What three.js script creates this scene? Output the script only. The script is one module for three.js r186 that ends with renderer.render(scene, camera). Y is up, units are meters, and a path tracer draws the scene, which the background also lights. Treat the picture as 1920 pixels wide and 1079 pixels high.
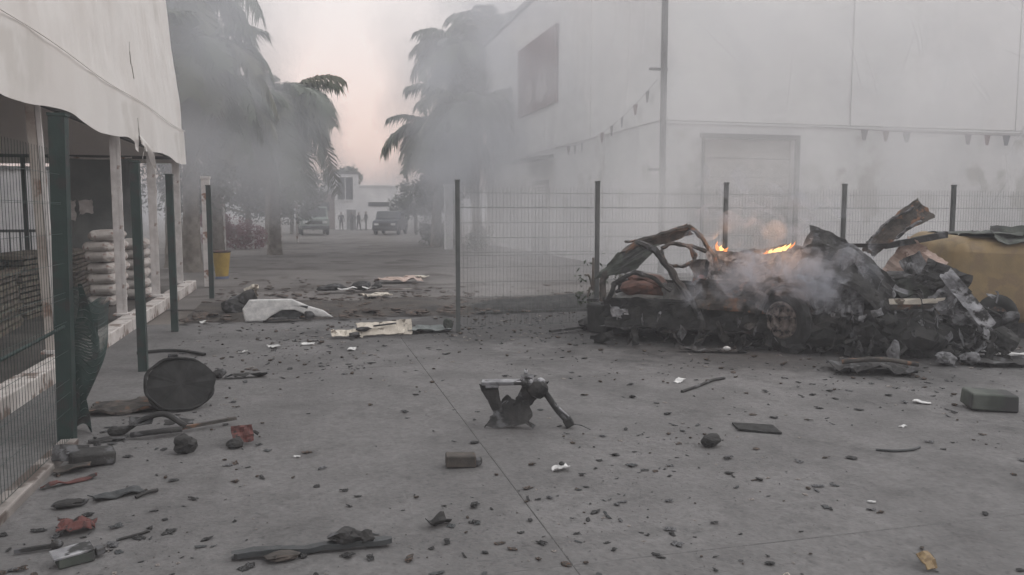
import * as THREE from 'three';
import { mergeGeometries, mergeVertices, toCreasedNormals } from 'three/addons/utils/BufferGeometryUtils.js';
import { RoundedBoxGeometry } from 'three/addons/geometries/RoundedBoxGeometry.js';

/* ---------- camera, sky, sun, exposure ---------- */
const scene = new THREE.Scene();
const camera = new THREE.PerspectiveCamera(39.39, 1920 / 1079, 0.05, 4000);
camera.position.set(0, 1.6, 0);
camera.lookAt(2.45485, 0.67826, -9.65008);
const renderer = new THREE.WebGLRenderer();
renderer.toneMapping = THREE.LinearToneMapping;
renderer.toneMappingExposure = 1.0;
renderer.shadowMap.enabled = true;
{ // hazy dusk sky: pale overhead, peach along the horizon
  const W = 256, H = 128, d = new Float32Array(W * H * 4);
  for (let j = 0; j < H; j++) for (let i = 0; i < W; i++) {
    const el = ((j + 0.5) / H - 0.5) * 180, az = ((i + 0.5) / W - 0.5) * 2 * Math.PI;
    const ahead = 0.5 + 0.5 * Math.cos(az + Math.PI / 2);
    const low = Math.exp(-Math.max(el, 0) / 5.5) * (0.45 + 0.55 * ahead), k = (j * W + i) * 4;
    const hi = 1 + 0.5 * Math.pow(Math.sin(Math.max(el, 0) * Math.PI / 180), 2); // overcast: brighter overhead than at the horizon
    const top = [0.965, 0.965, 0.975], hor = [2.6, 1.5, 1.02];
    for (let c = 0; c < 3; c++) d[k + c] = (top[c] + (hor[c] - top[c]) * low) * hi;
    d[k + 3] = 1;
  }
  const t = new THREE.DataTexture(d, W, H, THREE.RGBAFormat, THREE.FloatType);
  t.mapping = THREE.EquirectangularReflectionMapping; t.magFilter = THREE.LinearFilter; t.needsUpdate = true;
  scene.background = t; scene.environment = t;
}
const sun = new THREE.DirectionalLight(new THREE.Color(1, 0.96, 0.92), 0.9);
sun.position.set(30, 27, 12); sun.castShadow = true; sun.shadow.radius = 60;
sun.shadow.camera.left = -50; sun.shadow.camera.right = 50; sun.shadow.camera.top = 50; sun.shadow.camera.bottom = -50; sun.shadow.camera.far = 200;
sun.shadow.mapSize.set(2048, 2048);
scene.add(sun);
scene.fog = new THREE.FogExp2(0xd6d6da, 0.0078);

/* ---------- helpers ---------- */
const V = (x, y, z) => new THREE.Vector3(x, y, z);
function RNG(s) { return () => { s |= 0; s = s + 0x6D2B79F5 | 0; let t = Math.imul(s ^ s >>> 15, 1 | s); t = t + Math.imul(t ^ t >>> 7, 61 | t) ^ t; return ((t ^ t >>> 14) >>> 0) / 4294967296; }; }
function h3(x, y, z) { let h = Math.imul(x, 374761393) + Math.imul(y, 668265263) + Math.imul(z, 1274126177) | 0; h = Math.imul(h ^ h >>> 13, 1274126177); return ((h ^ h >>> 16) >>> 0) / 4294967296; }
const sm = t => t * t * (3 - 2 * t), mixf = (a, b, t) => a + (b - a) * t, clamp = (x, a = 0, b = 1) => Math.min(b, Math.max(a, x));
function vn(x, y, z = 0) {
  const i = Math.floor(x), j = Math.floor(y), k = Math.floor(z), u = sm(x - i), v = sm(y - j), w = sm(z - k);
  const q = (a, b, c) => h3(i + a, j + b, k + c);
  return mixf(mixf(mixf(q(0, 0, 0), q(1, 0, 0), u), mixf(q(0, 1, 0), q(1, 1, 0), u), v), mixf(mixf(q(0, 0, 1), q(1, 0, 1), u), mixf(q(0, 1, 1), q(1, 1, 1), u), v), w);
}
function fbm(x, y, z = 0, o = 4) { let a = 0.5, s = 0, n = 0; for (let i = 0; i < o; i++) { s += a * vn(x, y, z); n += a; x = x * 2.03 + 7.1; y = y * 2.03 + 3.7; z = z * 2.03 + 1.3; a *= 0.5; } return s / n; }
function pn(x, y, p, s) { // periodic noise
  const i = Math.floor(x), j = Math.floor(y), u = sm(x - i), v = sm(y - j), m = a => ((a % p) + p) % p;
  return mixf(mixf(h3(m(i), m(j), s), h3(m(i + 1), m(j), s), u), mixf(h3(m(i), m(j + 1), s), h3(m(i + 1), m(j + 1), s), u), v);
}
function pfbm(u, v, p, o, s = 0) { let a = 0.5, r = 0, n = 0; for (let i = 0; i < o; i++) { r += a * pn(u * p, v * p, p, s + i * 17); n += a; p *= 2; a *= 0.55; } return r / n; }
const enc = x => { x = clamp(x); return 255 * (x <= 0.0031308 ? 12.92 * x : 1.055 * Math.pow(x, 1 / 2.4) - 0.055); };
function tex(size, fn, colour = true, rep = 1) { // fn(u, v) -> [r, g, b] linear, or one number
  const d = new Uint8Array(size * size * 4);
  for (let j = 0; j < size; j++) for (let i = 0; i < size; i++) {
    const c = fn((i + 0.5) / size, (j + 0.5) / size), k = (j * size + i) * 4;
    if (colour) { d[k] = enc(c[0]); d[k + 1] = enc(c[1]); d[k + 2] = enc(c[2]); } else d[k] = d[k + 1] = d[k + 2] = 255 * clamp(c);
    d[k + 3] = 255;
  }
  const t = new THREE.DataTexture(d, size, size); t.wrapS = t.wrapT = THREE.RepeatWrapping; t.magFilter = THREE.LinearFilter; t.minFilter = THREE.LinearMipmapLinearFilter; t.generateMipmaps = true;
  if (colour) t.colorSpace = THREE.SRGBColorSpace; t.repeat.set(rep, rep); t.needsUpdate = true; return t;
}
const grain = tex(512, (u, v) => 0.6 * pfbm(u, v, 16, 5, 3) + 0.4 * pfbm(u, v, 96, 2, 9), false, 0.8);
const mottle = tex(512, (u, v) => pfbm(u, v, 4, 6, 31), false, 0.5);
function mat(rgb, o = {}) { const { rough = 0.85, metal = 0, ...rest } = o; const m = new THREE.MeshStandardMaterial({ roughness: rough, metalness: metal, side: THREE.DoubleSide, ...rest }); m.color.setRGB(...rgb); return m; }
function mtex(a, b, o = {}) { // two colours mottled, in metres
  const { p = 6, oct = 5, s = 1, size = 256, rep = 1, gain = 1, c = null, cs = 0.62, bump = 0.002, rough = 0.9, metal = 0 } = o;
  const t = tex(size, (u, v) => {
    const k = clamp((pfbm(u, v, p, oct, s) - 0.5) * 2.2 * gain + 0.5), q = a.map((x, i) => mixf(x, b[i], k));
    if (c) { const w = clamp((pfbm(u, v, p, oct, s + 99) - cs) * 9); return q.map((x, i) => mixf(x, c[i], w)); }
    return q;
  }, true, rep);
  return mat([1, 1, 1], { map: t, bumpMap: grain, bumpScale: bump, rough, metal });
}
const taken = {};
function numbered(n) { taken[n] = (taken[n] || 0) + 1; return taken[n] === 1 ? n : n + '_' + String(taken[n] - 1).padStart(3, '0'); }
function prep(g) { g = g.index ? g.toNonIndexed() : g; for (const k of Object.keys(g.attributes)) if (!['position', 'normal', 'uv'].includes(k)) g.deleteAttribute(k); if (!g.attributes.normal) g.computeVertexNormals(); return g; }
function boxUV(g) { // uv in metres, by the way each face points
  g = prep(g); const p = g.attributes.position, uv = new Float32Array(p.count * 2), a = V(), b = V(), c = V(), n = V();
  for (let i = 0; i < p.count; i += 3) {
    a.fromBufferAttribute(p, i); b.fromBufferAttribute(p, i + 1); c.fromBufferAttribute(p, i + 2); n.copy(b).sub(a).cross(c.clone().sub(a));
    const ax = Math.abs(n.x), ay = Math.abs(n.y), az = Math.abs(n.z);
    [a, b, c].forEach((q, k) => { const [s, t] = ay >= ax && ay >= az ? [q.x, q.z] : ax >= az ? [q.z, q.y] : [q.x, q.y]; uv[(i + k) * 2] = s; uv[(i + k) * 2 + 1] = t; });
  }
  g.setAttribute('uv', new THREE.BufferAttribute(uv, 2)); return g;
}
const join = l => boxUV(mergeGeometries(l.map(g => { g = prep(g); if (!g.attributes.uv) g.setAttribute('uv', new THREE.BufferAttribute(new Float32Array(g.attributes.position.count * 2), 2)); return g; })));
function put(g, x = 0, y = 0, z = 0, rx = 0, ry = 0, rz = 0, s = 1) { return g.applyMatrix4(new THREE.Matrix4().compose(V(x, y, z), new THREE.Quaternion().setFromEuler(new THREE.Euler(rx, ry, rz)), Array.isArray(s) ? V(...s) : V(s, s, s))); }
const box = (w, h, d, x = 0, y = 0, z = 0, rx = 0, ry = 0, rz = 0) => put(new THREE.BoxGeometry(w, h, d), x, y, z, rx, ry, rz);
const rbox = (w, h, d, r, x = 0, y = 0, z = 0, rx = 0, ry = 0, rz = 0) => put(new RoundedBoxGeometry(w, h, d, 2, r), x, y, z, rx, ry, rz);
const cyl = (r0, r1, h, x = 0, y = 0, z = 0, rx = 0, ry = 0, rz = 0, n = 14) => put(new THREE.CylinderGeometry(r0, r1, h, n), x, y, z, rx, ry, rz);
function beam(p, q, w, h = w) { const a = V(...p), b = V(...q), L = a.distanceTo(b), m = new THREE.Matrix4().lookAt(a, b, Math.abs(b.y - a.y) > 0.95 * L ? V(1, 0, 0) : V(0, 1, 0)).setPosition(a.clone().add(b).multiplyScalar(0.5)); return new THREE.BoxGeometry(w, h, L).applyMatrix4(m); }
const pipe = (pts, r, n = 24, k = 7, curve = 0.5) => new THREE.TubeGeometry(new THREE.CatmullRomCurve3(pts.map(p => V(...p)), false, 'catmullrom', curve), n, r, k, false);
function obj(name, g, m, parent = null) { const o = new THREE.Mesh(Array.isArray(g) ? join(g) : boxUV(g), m); o.name = parent ? name : numbered(name); o.castShadow = o.receiveShadow = true; (parent || scene).add(o); return o; }
function tag(o, label, category, group, kind) { o.userData = { label, category }; if (group) o.userData.group = group; if (kind) o.userData.kind = kind; return o; }
function thing(name, label, category, at = [0, 0, 0], turn = 0, group) { const o = new THREE.Group(); o.name = numbered(name); o.position.set(...at); o.rotation.y = turn; scene.add(o); return tag(o, label, category, group); }
function struct(o) { o.userData.kind = 'structure'; return o; }
/* crumpled sheet metal in the x-y plane, with thickness and a ragged rim */
function sheet(w, h, o = {}) {
  const { nx = 18, ny = 12, amp = 0.06, freq = 4, seed = 1, jag = 0.12, bend = 0, th = 0.006, curl = 0, shape = null } = o, P = [], idx = [];
  for (let s = 0; s < 2; s++) for (let j = 0; j <= ny; j++) for (let i = 0; i <= nx; i++) {
    let u = i / nx - 0.5, v = j / ny - 0.5, x = u * w, y = v * h;
    const e = Math.min(0.5 - Math.abs(u), 0.5 - Math.abs(v));
    const k = e < 0.06 ? 1 : 0.35;
    x += k * jag * w * 0.5 * (vn(i * 0.9, j * 0.9, seed) - 0.5); y += k * jag * h * 0.5 * (vn(i * 0.9 + 40, j * 0.9, seed) - 0.5);
    const rid = 1 - Math.abs(2 * fbm(x * freq + seed * 3.1, y * freq, seed, 3) - 1);
    let z = amp * 2 * (rid - 0.7) + amp * 0.6 * (vn(x * freq * 2.7, y * freq * 2.7, seed + 5) - 0.5) + bend * (u * u * 4) + curl * v * v * 4;
    if (shape) [x, y, z] = shape(u, v, x, y, z);
    P.push(x, y, z - s * th);
  }
  const N = (nx + 1) * (ny + 1), at = (i, j) => j * (nx + 1) + i;
  for (let j = 0; j < ny; j++) for (let i = 0; i < nx; i++) { const a = at(i, j), b = at(i + 1, j), c = at(i, j + 1), d = at(i + 1, j + 1); idx.push(a, b, d, a, d, c, a + N, d + N, b + N, a + N, c + N, d + N); }
  const rim = (a, b) => idx.push(a, b, b + N, a, b + N, a + N);
  for (let i = 0; i < nx; i++) { rim(at(i + 1, 0), at(i, 0)); rim(at(i, ny), at(i + 1, ny)); }
  for (let j = 0; j < ny; j++) { rim(at(0, j), at(0, j + 1)); rim(at(nx, j + 1), at(nx, j)); }
  const g = new THREE.BufferGeometry(); g.setAttribute('position', new THREE.Float32BufferAttribute(P, 3)); g.setIndex(idx);
  return prep(g);
}
function lump(seed, sx, sy, sz, rough = 0.5, det = 2) {
  const g = mergeVertices(new THREE.IcosahedronGeometry(1, det).deleteAttribute('uv').deleteAttribute('normal')), p = g.attributes.position;
  for (let i = 0; i < p.count; i++) { const x = p.getX(i), y = p.getY(i), z = p.getZ(i), k = 1 + rough * 1.6 * (fbm(x * 1.4 + seed * 9.7, y * 1.4, z * 1.4 + seed, 3) - 0.5); p.setXYZ(i, x * sx * k, y * sy * k, z * sz * k); }
  return prep(g);
}
function crumple(g, amp, fr, seed = 1) { g = Array.isArray(g) ? join(g) : prep(g); const p = g.attributes.position; for (let i = 0; i < p.count; i++) { const x = p.getX(i), y = p.getY(i), z = p.getZ(i), n = k => fbm(x * fr + k * 17 + seed, y * fr + k, z * fr + seed * 3, 3) - 0.5; p.setXYZ(i, x + 2 * amp * n(1), y + 2 * amp * n(2), z + 2 * amp * n(3)); } g.computeVertexNormals(); return g; }
function sit(o, y = 0) { o.updateMatrixWorld(true); const b = new THREE.Box3().setFromObject(o, true); o.position.y += y - b.min.y; return o; }
/* surface nets over a distance function */
function field(lo, hi, c, f) {
  const n = [0, 1, 2].map(k => Math.ceil((hi[k] - lo[k]) / c) + 1), id = (i, j, k) => (k * n[1] + j) * n[0] + i, val = new Float32Array(n[0] * n[1] * n[2]), vi = new Int32Array(val.length).fill(-1), P = [], F = [];
  for (let k = 0; k < n[2]; k++) for (let j = 0; j < n[1]; j++) for (let i = 0; i < n[0]; i++) val[id(i, j, k)] = f(lo[0] + i * c, lo[1] + j * c, lo[2] + k * c);
  const E = []; for (let a = 0; a < 8; a++) for (const b of [1, 2, 4]) if (!(a & b)) E.push([a, a | b]);
  for (let k = 0; k < n[2] - 1; k++) for (let j = 0; j < n[1] - 1; j++) for (let i = 0; i < n[0] - 1; i++) {
    let x = 0, y = 0, z = 0, m = 0;
    for (const [a, b] of E) {
      const A = [a & 1, a >> 1 & 1, a >> 2], B = [b & 1, b >> 1 & 1, b >> 2], va = val[id(i + A[0], j + A[1], k + A[2])], vb = val[id(i + B[0], j + B[1], k + B[2])];
      if (va < 0 !== vb < 0) { const t = va / (va - vb); x += mixf(A[0], B[0], t); y += mixf(A[1], B[1], t); z += mixf(A[2], B[2], t); m++; }
    }
    if (m) { vi[id(i, j, k)] = P.length / 3; P.push(lo[0] + (i + x / m) * c, lo[1] + (j + y / m) * c, lo[2] + (k + z / m) * c); }
  }
  for (let k = 1; k < n[2] - 1; k++) for (let j = 1; j < n[1] - 1; j++) for (let i = 1; i < n[0] - 1; i++) {
    const a = val[id(i, j, k)] < 0;
    const quad = (q, w, e, r, flip) => flip ? F.push(q, w, e, q, e, r) : F.push(q, e, w, q, r, e);
    if (a !== val[id(i + 1, j, k)] < 0) quad(vi[id(i, j - 1, k - 1)], vi[id(i, j, k - 1)], vi[id(i, j, k)], vi[id(i, j - 1, k)], a);
    if (a !== val[id(i, j + 1, k)] < 0) quad(vi[id(i - 1, j, k - 1)], vi[id(i, j, k - 1)], vi[id(i, j, k)], vi[id(i - 1, j, k)], !a);
    if (a !== val[id(i, j, k + 1)] < 0) quad(vi[id(i - 1, j - 1, k)], vi[id(i, j - 1, k)], vi[id(i, j, k)], vi[id(i - 1, j, k)], a);
  }
  const g = new THREE.BufferGeometry(); g.setAttribute('position', new THREE.Float32BufferAttribute(P, 3)); g.setIndex(F); g.computeVertexNormals(); return g;
}

/* ---------- materials ---------- */
function cloth(...x) { const m = mtex(...x), p = new THREE.MeshPhysicalMaterial({ map: m.map, bumpMap: m.bumpMap, bumpScale: m.bumpScale, roughness: 0.95, side: THREE.DoubleSide, transmission: 0.28, thickness: 0 }); return p; }
const M = {};
// soot lies where the fire burned (seen in the photograph as a dark patch with ragged edges round the wreck) and thins out in flecks
const sootAt = (x, z) => { const a = 0.855 * (x - 5.5) + 0.5175 * (z + 8.4), b = -0.5175 * (x - 5.5) + 0.855 * (z + 8.4); return Math.min(Math.hypot(a / 3.2, (b + 0.4) / 1.7), Math.hypot((x - 3.4) / 2.6, (z + 11) / 1.5)); };
{
  const S = 26, ox = -9, oz = -16; // metres covered by the pavement colour map and its corner
  M.pave = mat([1, 1, 1], {
    map: tex(2048, (u, v) => {
      const x = ox + u * S, z = oz + v * S;
      const a = fbm(x * 0.7, z * 0.7, 1, 3), b = fbm(x * 3.1, z * 3.1, 2, 3), c = vn(x * 23, z * 23, 3), f = vn(x * 60, z * 60, 4);
      let k = 0.141 + 0.03 * (a - 0.5) + 0.03 * (b - 0.5) + 0.04 * (c - 0.5) + 0.05 * (f - 0.5);
      let r = k * 1.02, g = k * 0.985, bl = k * 0.985;
      const crack = Math.abs(fbm(x * 0.55 + 31, z * 0.55, 41, 4) - 0.5) < 0.0011 && vn(x * 0.6 + 4, z * 0.6, 43) > 0.55 ? 0.4 : 0; r *= 1 - crack; g *= 1 - crack; bl *= 1 - crack;
      const tyre = Math.exp(-Math.pow((x - 0.35 * z - 5.2 + 0.25 * Math.sin(z * 0.7)) / 0.13, 2)) + Math.exp(-Math.pow((x - 0.35 * z - 6.8 + 0.25 * Math.sin(z * 0.7)) / 0.13, 2)), tm = 0.3 * tyre * clamp((vn(x * 14, z * 14, 51) - 0.2) * 1.6); r *= 1 - tm; g *= 1 - tm; bl *= 1 - tm; // scuffed rubber marks
      const st = clamp((fbm(x * 2.6 + 9, z * 2.6, 7, 5) - 0.56) * 7) * 0.09; // stains
      r *= 1 - st; g *= 1 - st; bl *= 1 - st;
      const oil = clamp((fbm(x * 5 + 3, z * 5, 11, 3) - 0.62) * 9) * 0.14 + (f > 0.9 ? 0.4 : 0); r *= 1 - oil; g *= 1 - oil; bl *= 1 - oil;
      const d = sootAt(x, z) + 0.9 * (fbm(x * 1.5, z * 1.5, 21, 4) - 0.5) + 0.5 * (fbm(x * 9, z * 9, 22, 2) - 0.5);
      const s = clamp((1.45 - d) * 1.8) * (0.6 + 0.3 * c), blast = 1 / (0.5 + 0.5 * sootAt(x, z)), far = clamp((fbm(x * 2.2, z * 2.2, 33, 4) - 0.56 + 0.12 * blast + 0.35 * (c - 0.5)) * 6) * Math.min(0.5, 0.42 * blast);
      const q = Math.max(s, far); r = mixf(r, 0.028, q); g = mixf(g, 0.027, q); bl = mixf(bl, 0.027, q);
      return [r, g, bl];
    }), bumpMap: grain, bumpScale: 0.007, rough: 0.9,
  });
  M.pave.map.repeat.set(1 / S, 1 / S); M.pave.map.offset.set(-ox / S, -oz / S);
}
M.ground = mtex([0.10, 0.085, 0.075], [0.17, 0.15, 0.135], { rep: 0.12, size: 512, p: 8, oct: 6, bump: 0.01 });
M.road = mtex([0.105, 0.095, 0.09], [0.165, 0.15, 0.142], { rep: 0.15, size: 512, p: 6, oct: 6, s: 5, c: [0.06, 0.05, 0.045], cs: 0.58 });
M.soil = mtex([0.03, 0.027, 0.025], [0.075, 0.062, 0.052], { rep: 0.6, s: 8, bump: 0.02 });
M.kerb = mtex([0.20, 0.18, 0.17], [0.36, 0.33, 0.31], { rep: 0.7, s: 9, c: [0.1, 0.08, 0.07], cs: 0.57 });
M.whiteKerb = mtex([0.42, 0.38, 0.36], [0.6, 0.56, 0.54], { rep: 0.9, s: 10, c: [0.2, 0.15, 0.13], cs: 0.56 });
M.canvas = cloth([0.76, 0.72, 0.69], [0.82, 0.79, 0.765], { rep: 0.22, size: 512, s: 12, c: [0.7, 0.665, 0.63], cs: 0.62, bump: 0.0015 });
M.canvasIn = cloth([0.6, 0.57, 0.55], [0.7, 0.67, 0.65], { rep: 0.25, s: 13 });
M.tarp = mtex([0.13, 0.145, 0.145], [0.19, 0.205, 0.2], { rep: 0.4, s: 14 });
M.whitePaint = mtex([0.5, 0.47, 0.46], [0.68, 0.65, 0.64], { rep: 1.2, s: 15, c: [0.25, 0.14, 0.1], cs: 0.6, rough: 0.6 });
M.rustPaint = mtex([0.3, 0.25, 0.22], [0.46, 0.42, 0.39], { rep: 0.8, s: 16, rough: 0.7, c: [0.2, 0.12, 0.09], cs: 0.54 });
M.green = mtex([0.016, 0.031, 0.029], [0.026, 0.046, 0.042], { rep: 1.2, s: 17, rough: 0.55, c: [0.03, 0.03, 0.03], cs: 0.6 });
M.greenWire = mat([0.02, 0.042, 0.038], { rough: 0.5 });
M.greyPost = mtex([0.035, 0.038, 0.04], [0.06, 0.063, 0.066], { rep: 1.5, s: 18, rough: 0.6 });
M.fencePost = mtex([0.06, 0.066, 0.066], [0.09, 0.097, 0.097], { rep: 1.5, s: 58, rough: 0.6 });
M.greyWire = mat([0.09, 0.1, 0.1], { rough: 0.5, metal: 0.3 });
M.wall = mtex([0.66, 0.66, 0.67], [0.74, 0.73, 0.73], { rep: 0.18, size: 512, s: 19, bump: 0.003, c: [0.5, 0.49, 0.47], cs: 0.6 });
M.clad = mtex([0.72, 0.72, 0.73], [0.78, 0.77, 0.77], { rep: 0.15, size: 512, s: 20, bump: 0.002, rough: 0.7 });
M.trim = mtex([0.12, 0.12, 0.125], [0.18, 0.18, 0.18], { rep: 1, s: 21 });
M.doorLeaf = mtex([0.42, 0.39, 0.36], [0.52, 0.48, 0.45], { rep: 0.6, s: 22, rough: 0.6 });
M.char = mtex([0.012, 0.012, 0.013], [0.045, 0.043, 0.042], { rep: 1.7, s: 23, c: [0.1, 0.1, 0.105], cs: 0.58, bump: 0.006, rough: 0.85 });
M.soot = mtex([0.016, 0.016, 0.016], [0.046, 0.045, 0.044], { rep: 1.7, s: 57, bump: 0.008, rough: 0.95 });
M.ash = mtex([0.05, 0.05, 0.052], [0.2, 0.2, 0.21], { rep: 2, s: 24, c: [0.02, 0.02, 0.02], cs: 0.55, bump: 0.005, gain: 1.4 });
M.burnt = mtex([0.03, 0.029, 0.028], [0.1, 0.085, 0.075], { rep: 1.6, s: 25, c: [0.17, 0.09, 0.055], cs: 0.58, bump: 0.005 });
M.bareSteel = mtex([0.16, 0.16, 0.17], [0.42, 0.42, 0.44], { rep: 2, s: 26, c: [0.05, 0.05, 0.05], cs: 0.55, metal: 0.35, rough: 0.5 });
M.cream = mtex([0.42, 0.38, 0.32], [0.62, 0.57, 0.5], { rep: 1.6, s: 27, c: [0.1, 0.08, 0.06], cs: 0.57 });
M.whiteBit = mtex([0.5, 0.5, 0.5], [0.72, 0.71, 0.7], { rep: 3, s: 28 });
M.pink = mtex([0.38, 0.28, 0.24], [0.55, 0.44, 0.39], { rep: 1.4, s: 29, c: [0.14, 0.08, 0.06], cs: 0.6 });
M.seat = mtex([0.06, 0.034, 0.028], [0.15, 0.07, 0.052], { rep: 2, s: 30, bump: 0.004 });
M.seatGrey = mtex([0.1, 0.1, 0.1], [0.2, 0.195, 0.19], { rep: 2, s: 31 });
M.red = mtex([0.07, 0.028, 0.026], [0.13, 0.05, 0.045], { rep: 4, s: 32, c: [0.03, 0.03, 0.03], cs: 0.52 });
M.yellow = mtex([0.2, 0.145, 0.075], [0.29, 0.205, 0.1], { rep: 0.9, s: 33, c: [0.2, 0.14, 0.08], cs: 0.56, rough: 0.65, bump: 0.003 });
M.oldGreen = mtex([0.055, 0.063, 0.055], [0.11, 0.12, 0.107], { rep: 1.2, s: 34, c: [0.05, 0.05, 0.05], cs: 0.55 });
M.rubber = mtex([0.012, 0.012, 0.012], [0.03, 0.03, 0.03], { rep: 3, s: 35 });
M.frond = [[0.07, 0.095, 0.055], [0.09, 0.115, 0.062], [0.13, 0.135, 0.085], [0.19, 0.155, 0.1]].map(c => new THREE.MeshPhysicalMaterial({ color: new THREE.Color().setRGB(...c), roughness: 0.8, side: THREE.DoubleSide, transmission: 0.25, thickness: 0 }));
M.leaf = [[0.04, 0.06, 0.03], [0.05, 0.07, 0.045], [0.17, 0.05, 0.07], [0.09, 0.095, 0.065]].map(c => new THREE.MeshPhysicalMaterial({ color: new THREE.Color().setRGB(...c), roughness: 0.85, side: THREE.DoubleSide, transmission: 0.25, thickness: 0 }));
M.trunk = mtex([0.12, 0.1, 0.085], [0.24, 0.215, 0.19], { rep: 0.9, s: 36, bump: 0.015 });
M.glass = mat([0.02, 0.025, 0.03], { rough: 0.12 });
M.sack = mtex([0.42, 0.39, 0.37], [0.58, 0.55, 0.53], { rep: 2.4, s: 37, c: [0.3, 0.22, 0.2], cs: 0.6 });

/* ---------- setting: ground, pavement, road ---------- */
struct(tag(obj('ground', new THREE.PlaneGeometry(3000, 3000).rotateX(-Math.PI / 2).translate(0, -0.05, -200), M.ground), 'bare brown earth reaching to the horizon', 'ground'));
{
  const pv = new THREE.Group(); pv.name = 'pavement'; scene.add(pv); tag(pv, 'grey concrete slab pavement with straight joints and dark stains', 'pavement'); struct(pv);
  const xs = [-8.86, -3.86, 1.14, 6.14, 11.14, 16.14], zs = [6.64, 1.64, -3.36, -8.36, -12.4], gap = 0.0045;
  for (let i = 0; i < 5; i++) for (let j = 0; j < 4; j++) {
    const w = xs[i + 1] - xs[i] - 2 * gap, d = zs[j] - zs[j + 1] - 2 * gap, sh = new THREE.Shape([[-w / 2, -d / 2], [w / 2, -d / 2], [w / 2, d / 2], [-w / 2, d / 2]].map(a => new THREE.Vector2(...a)));
    const g = new THREE.ExtrudeGeometry(sh, { depth: 0.09, bevelEnabled: true, bevelThickness: 0.006, bevelSize: 0.005, bevelSegments: 1 }).rotateX(Math.PI / 2);
    g.translate((xs[i] + xs[i + 1]) / 2, -0.006 - 0.003 * h3(i, j, 5), (zs[j] + zs[j + 1]) / 2); obj('slab', g, M.pave, pv);
  }
  struct(tag(obj('joint_dirt', new THREE.PlaneGeometry(24.9, 18.9).rotateX(-Math.PI / 2).translate(3.64, -0.016, -2.9), M.soil), 'dirt packed into the joints between the concrete slabs', 'dirt'));
  const g = new THREE.PlaneGeometry(60, 120, 30, 60).rotateX(-Math.PI / 2).translate(8, -0.045, -74.5), p = g.attributes.position;
  for (let i = 0; i < p.count; i++) p.setY(i, -0.035 + 0.03 * fbm(p.getX(i) * 0.3, p.getZ(i) * 0.3, 4, 3) - 0.012);
  struct(tag(obj('road', g, M.road), 'worn grey brown street running away between the palms', 'road'));
  const sg = new THREE.PlaneGeometry(14, 2.5, 90, 22).rotateX(-Math.PI / 2).translate(5.2, 0, -13.82), q = sg.attributes.position;
  for (let i = 0; i < q.count; i++) { const x = q.getX(i), z = q.getZ(i), e = Math.min(1, (1.25 - Math.abs(z + 13.82)) / 0.4); q.setY(i, -0.04 + e * (0.02 + 0.16 * fbm(x * 1.2, z * 1.6, 3, 4))); }
  struct(tag(obj('soil_bed', sg, M.soil), 'strip of dark churned soil behind the grey mesh fence', 'soil'));
}

{ // black ash banked up behind the fence, left of the wreck
  const g = new THREE.PlaneGeometry(2.9, 1.3, 60, 24).rotateX(-Math.PI / 2), p = g.attributes.position;
  for (let i = 0; i < p.count; i++) { const x = p.getX(i), z = p.getZ(i), e = clamp(1 - Math.pow(x / 1.45, 2)) * clamp(1 - Math.pow(z / 0.65, 2)); p.setY(i, -0.03 + Math.sqrt(e) * (0.12 + 0.16 * fbm(x * 3, z * 3, 6, 4)) + 0.02 * vn(x * 14, z * 14)); p.setX(i, x + 0.12 * (vn(x * 3, z * 3, 8) - 0.5)); }
  struct(tag(obj('ash_bank', g.translate(4.0, 0, -13.0), M.soot), 'low bank of black ash behind the fence left of the wreck', 'ash'));
}

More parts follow.
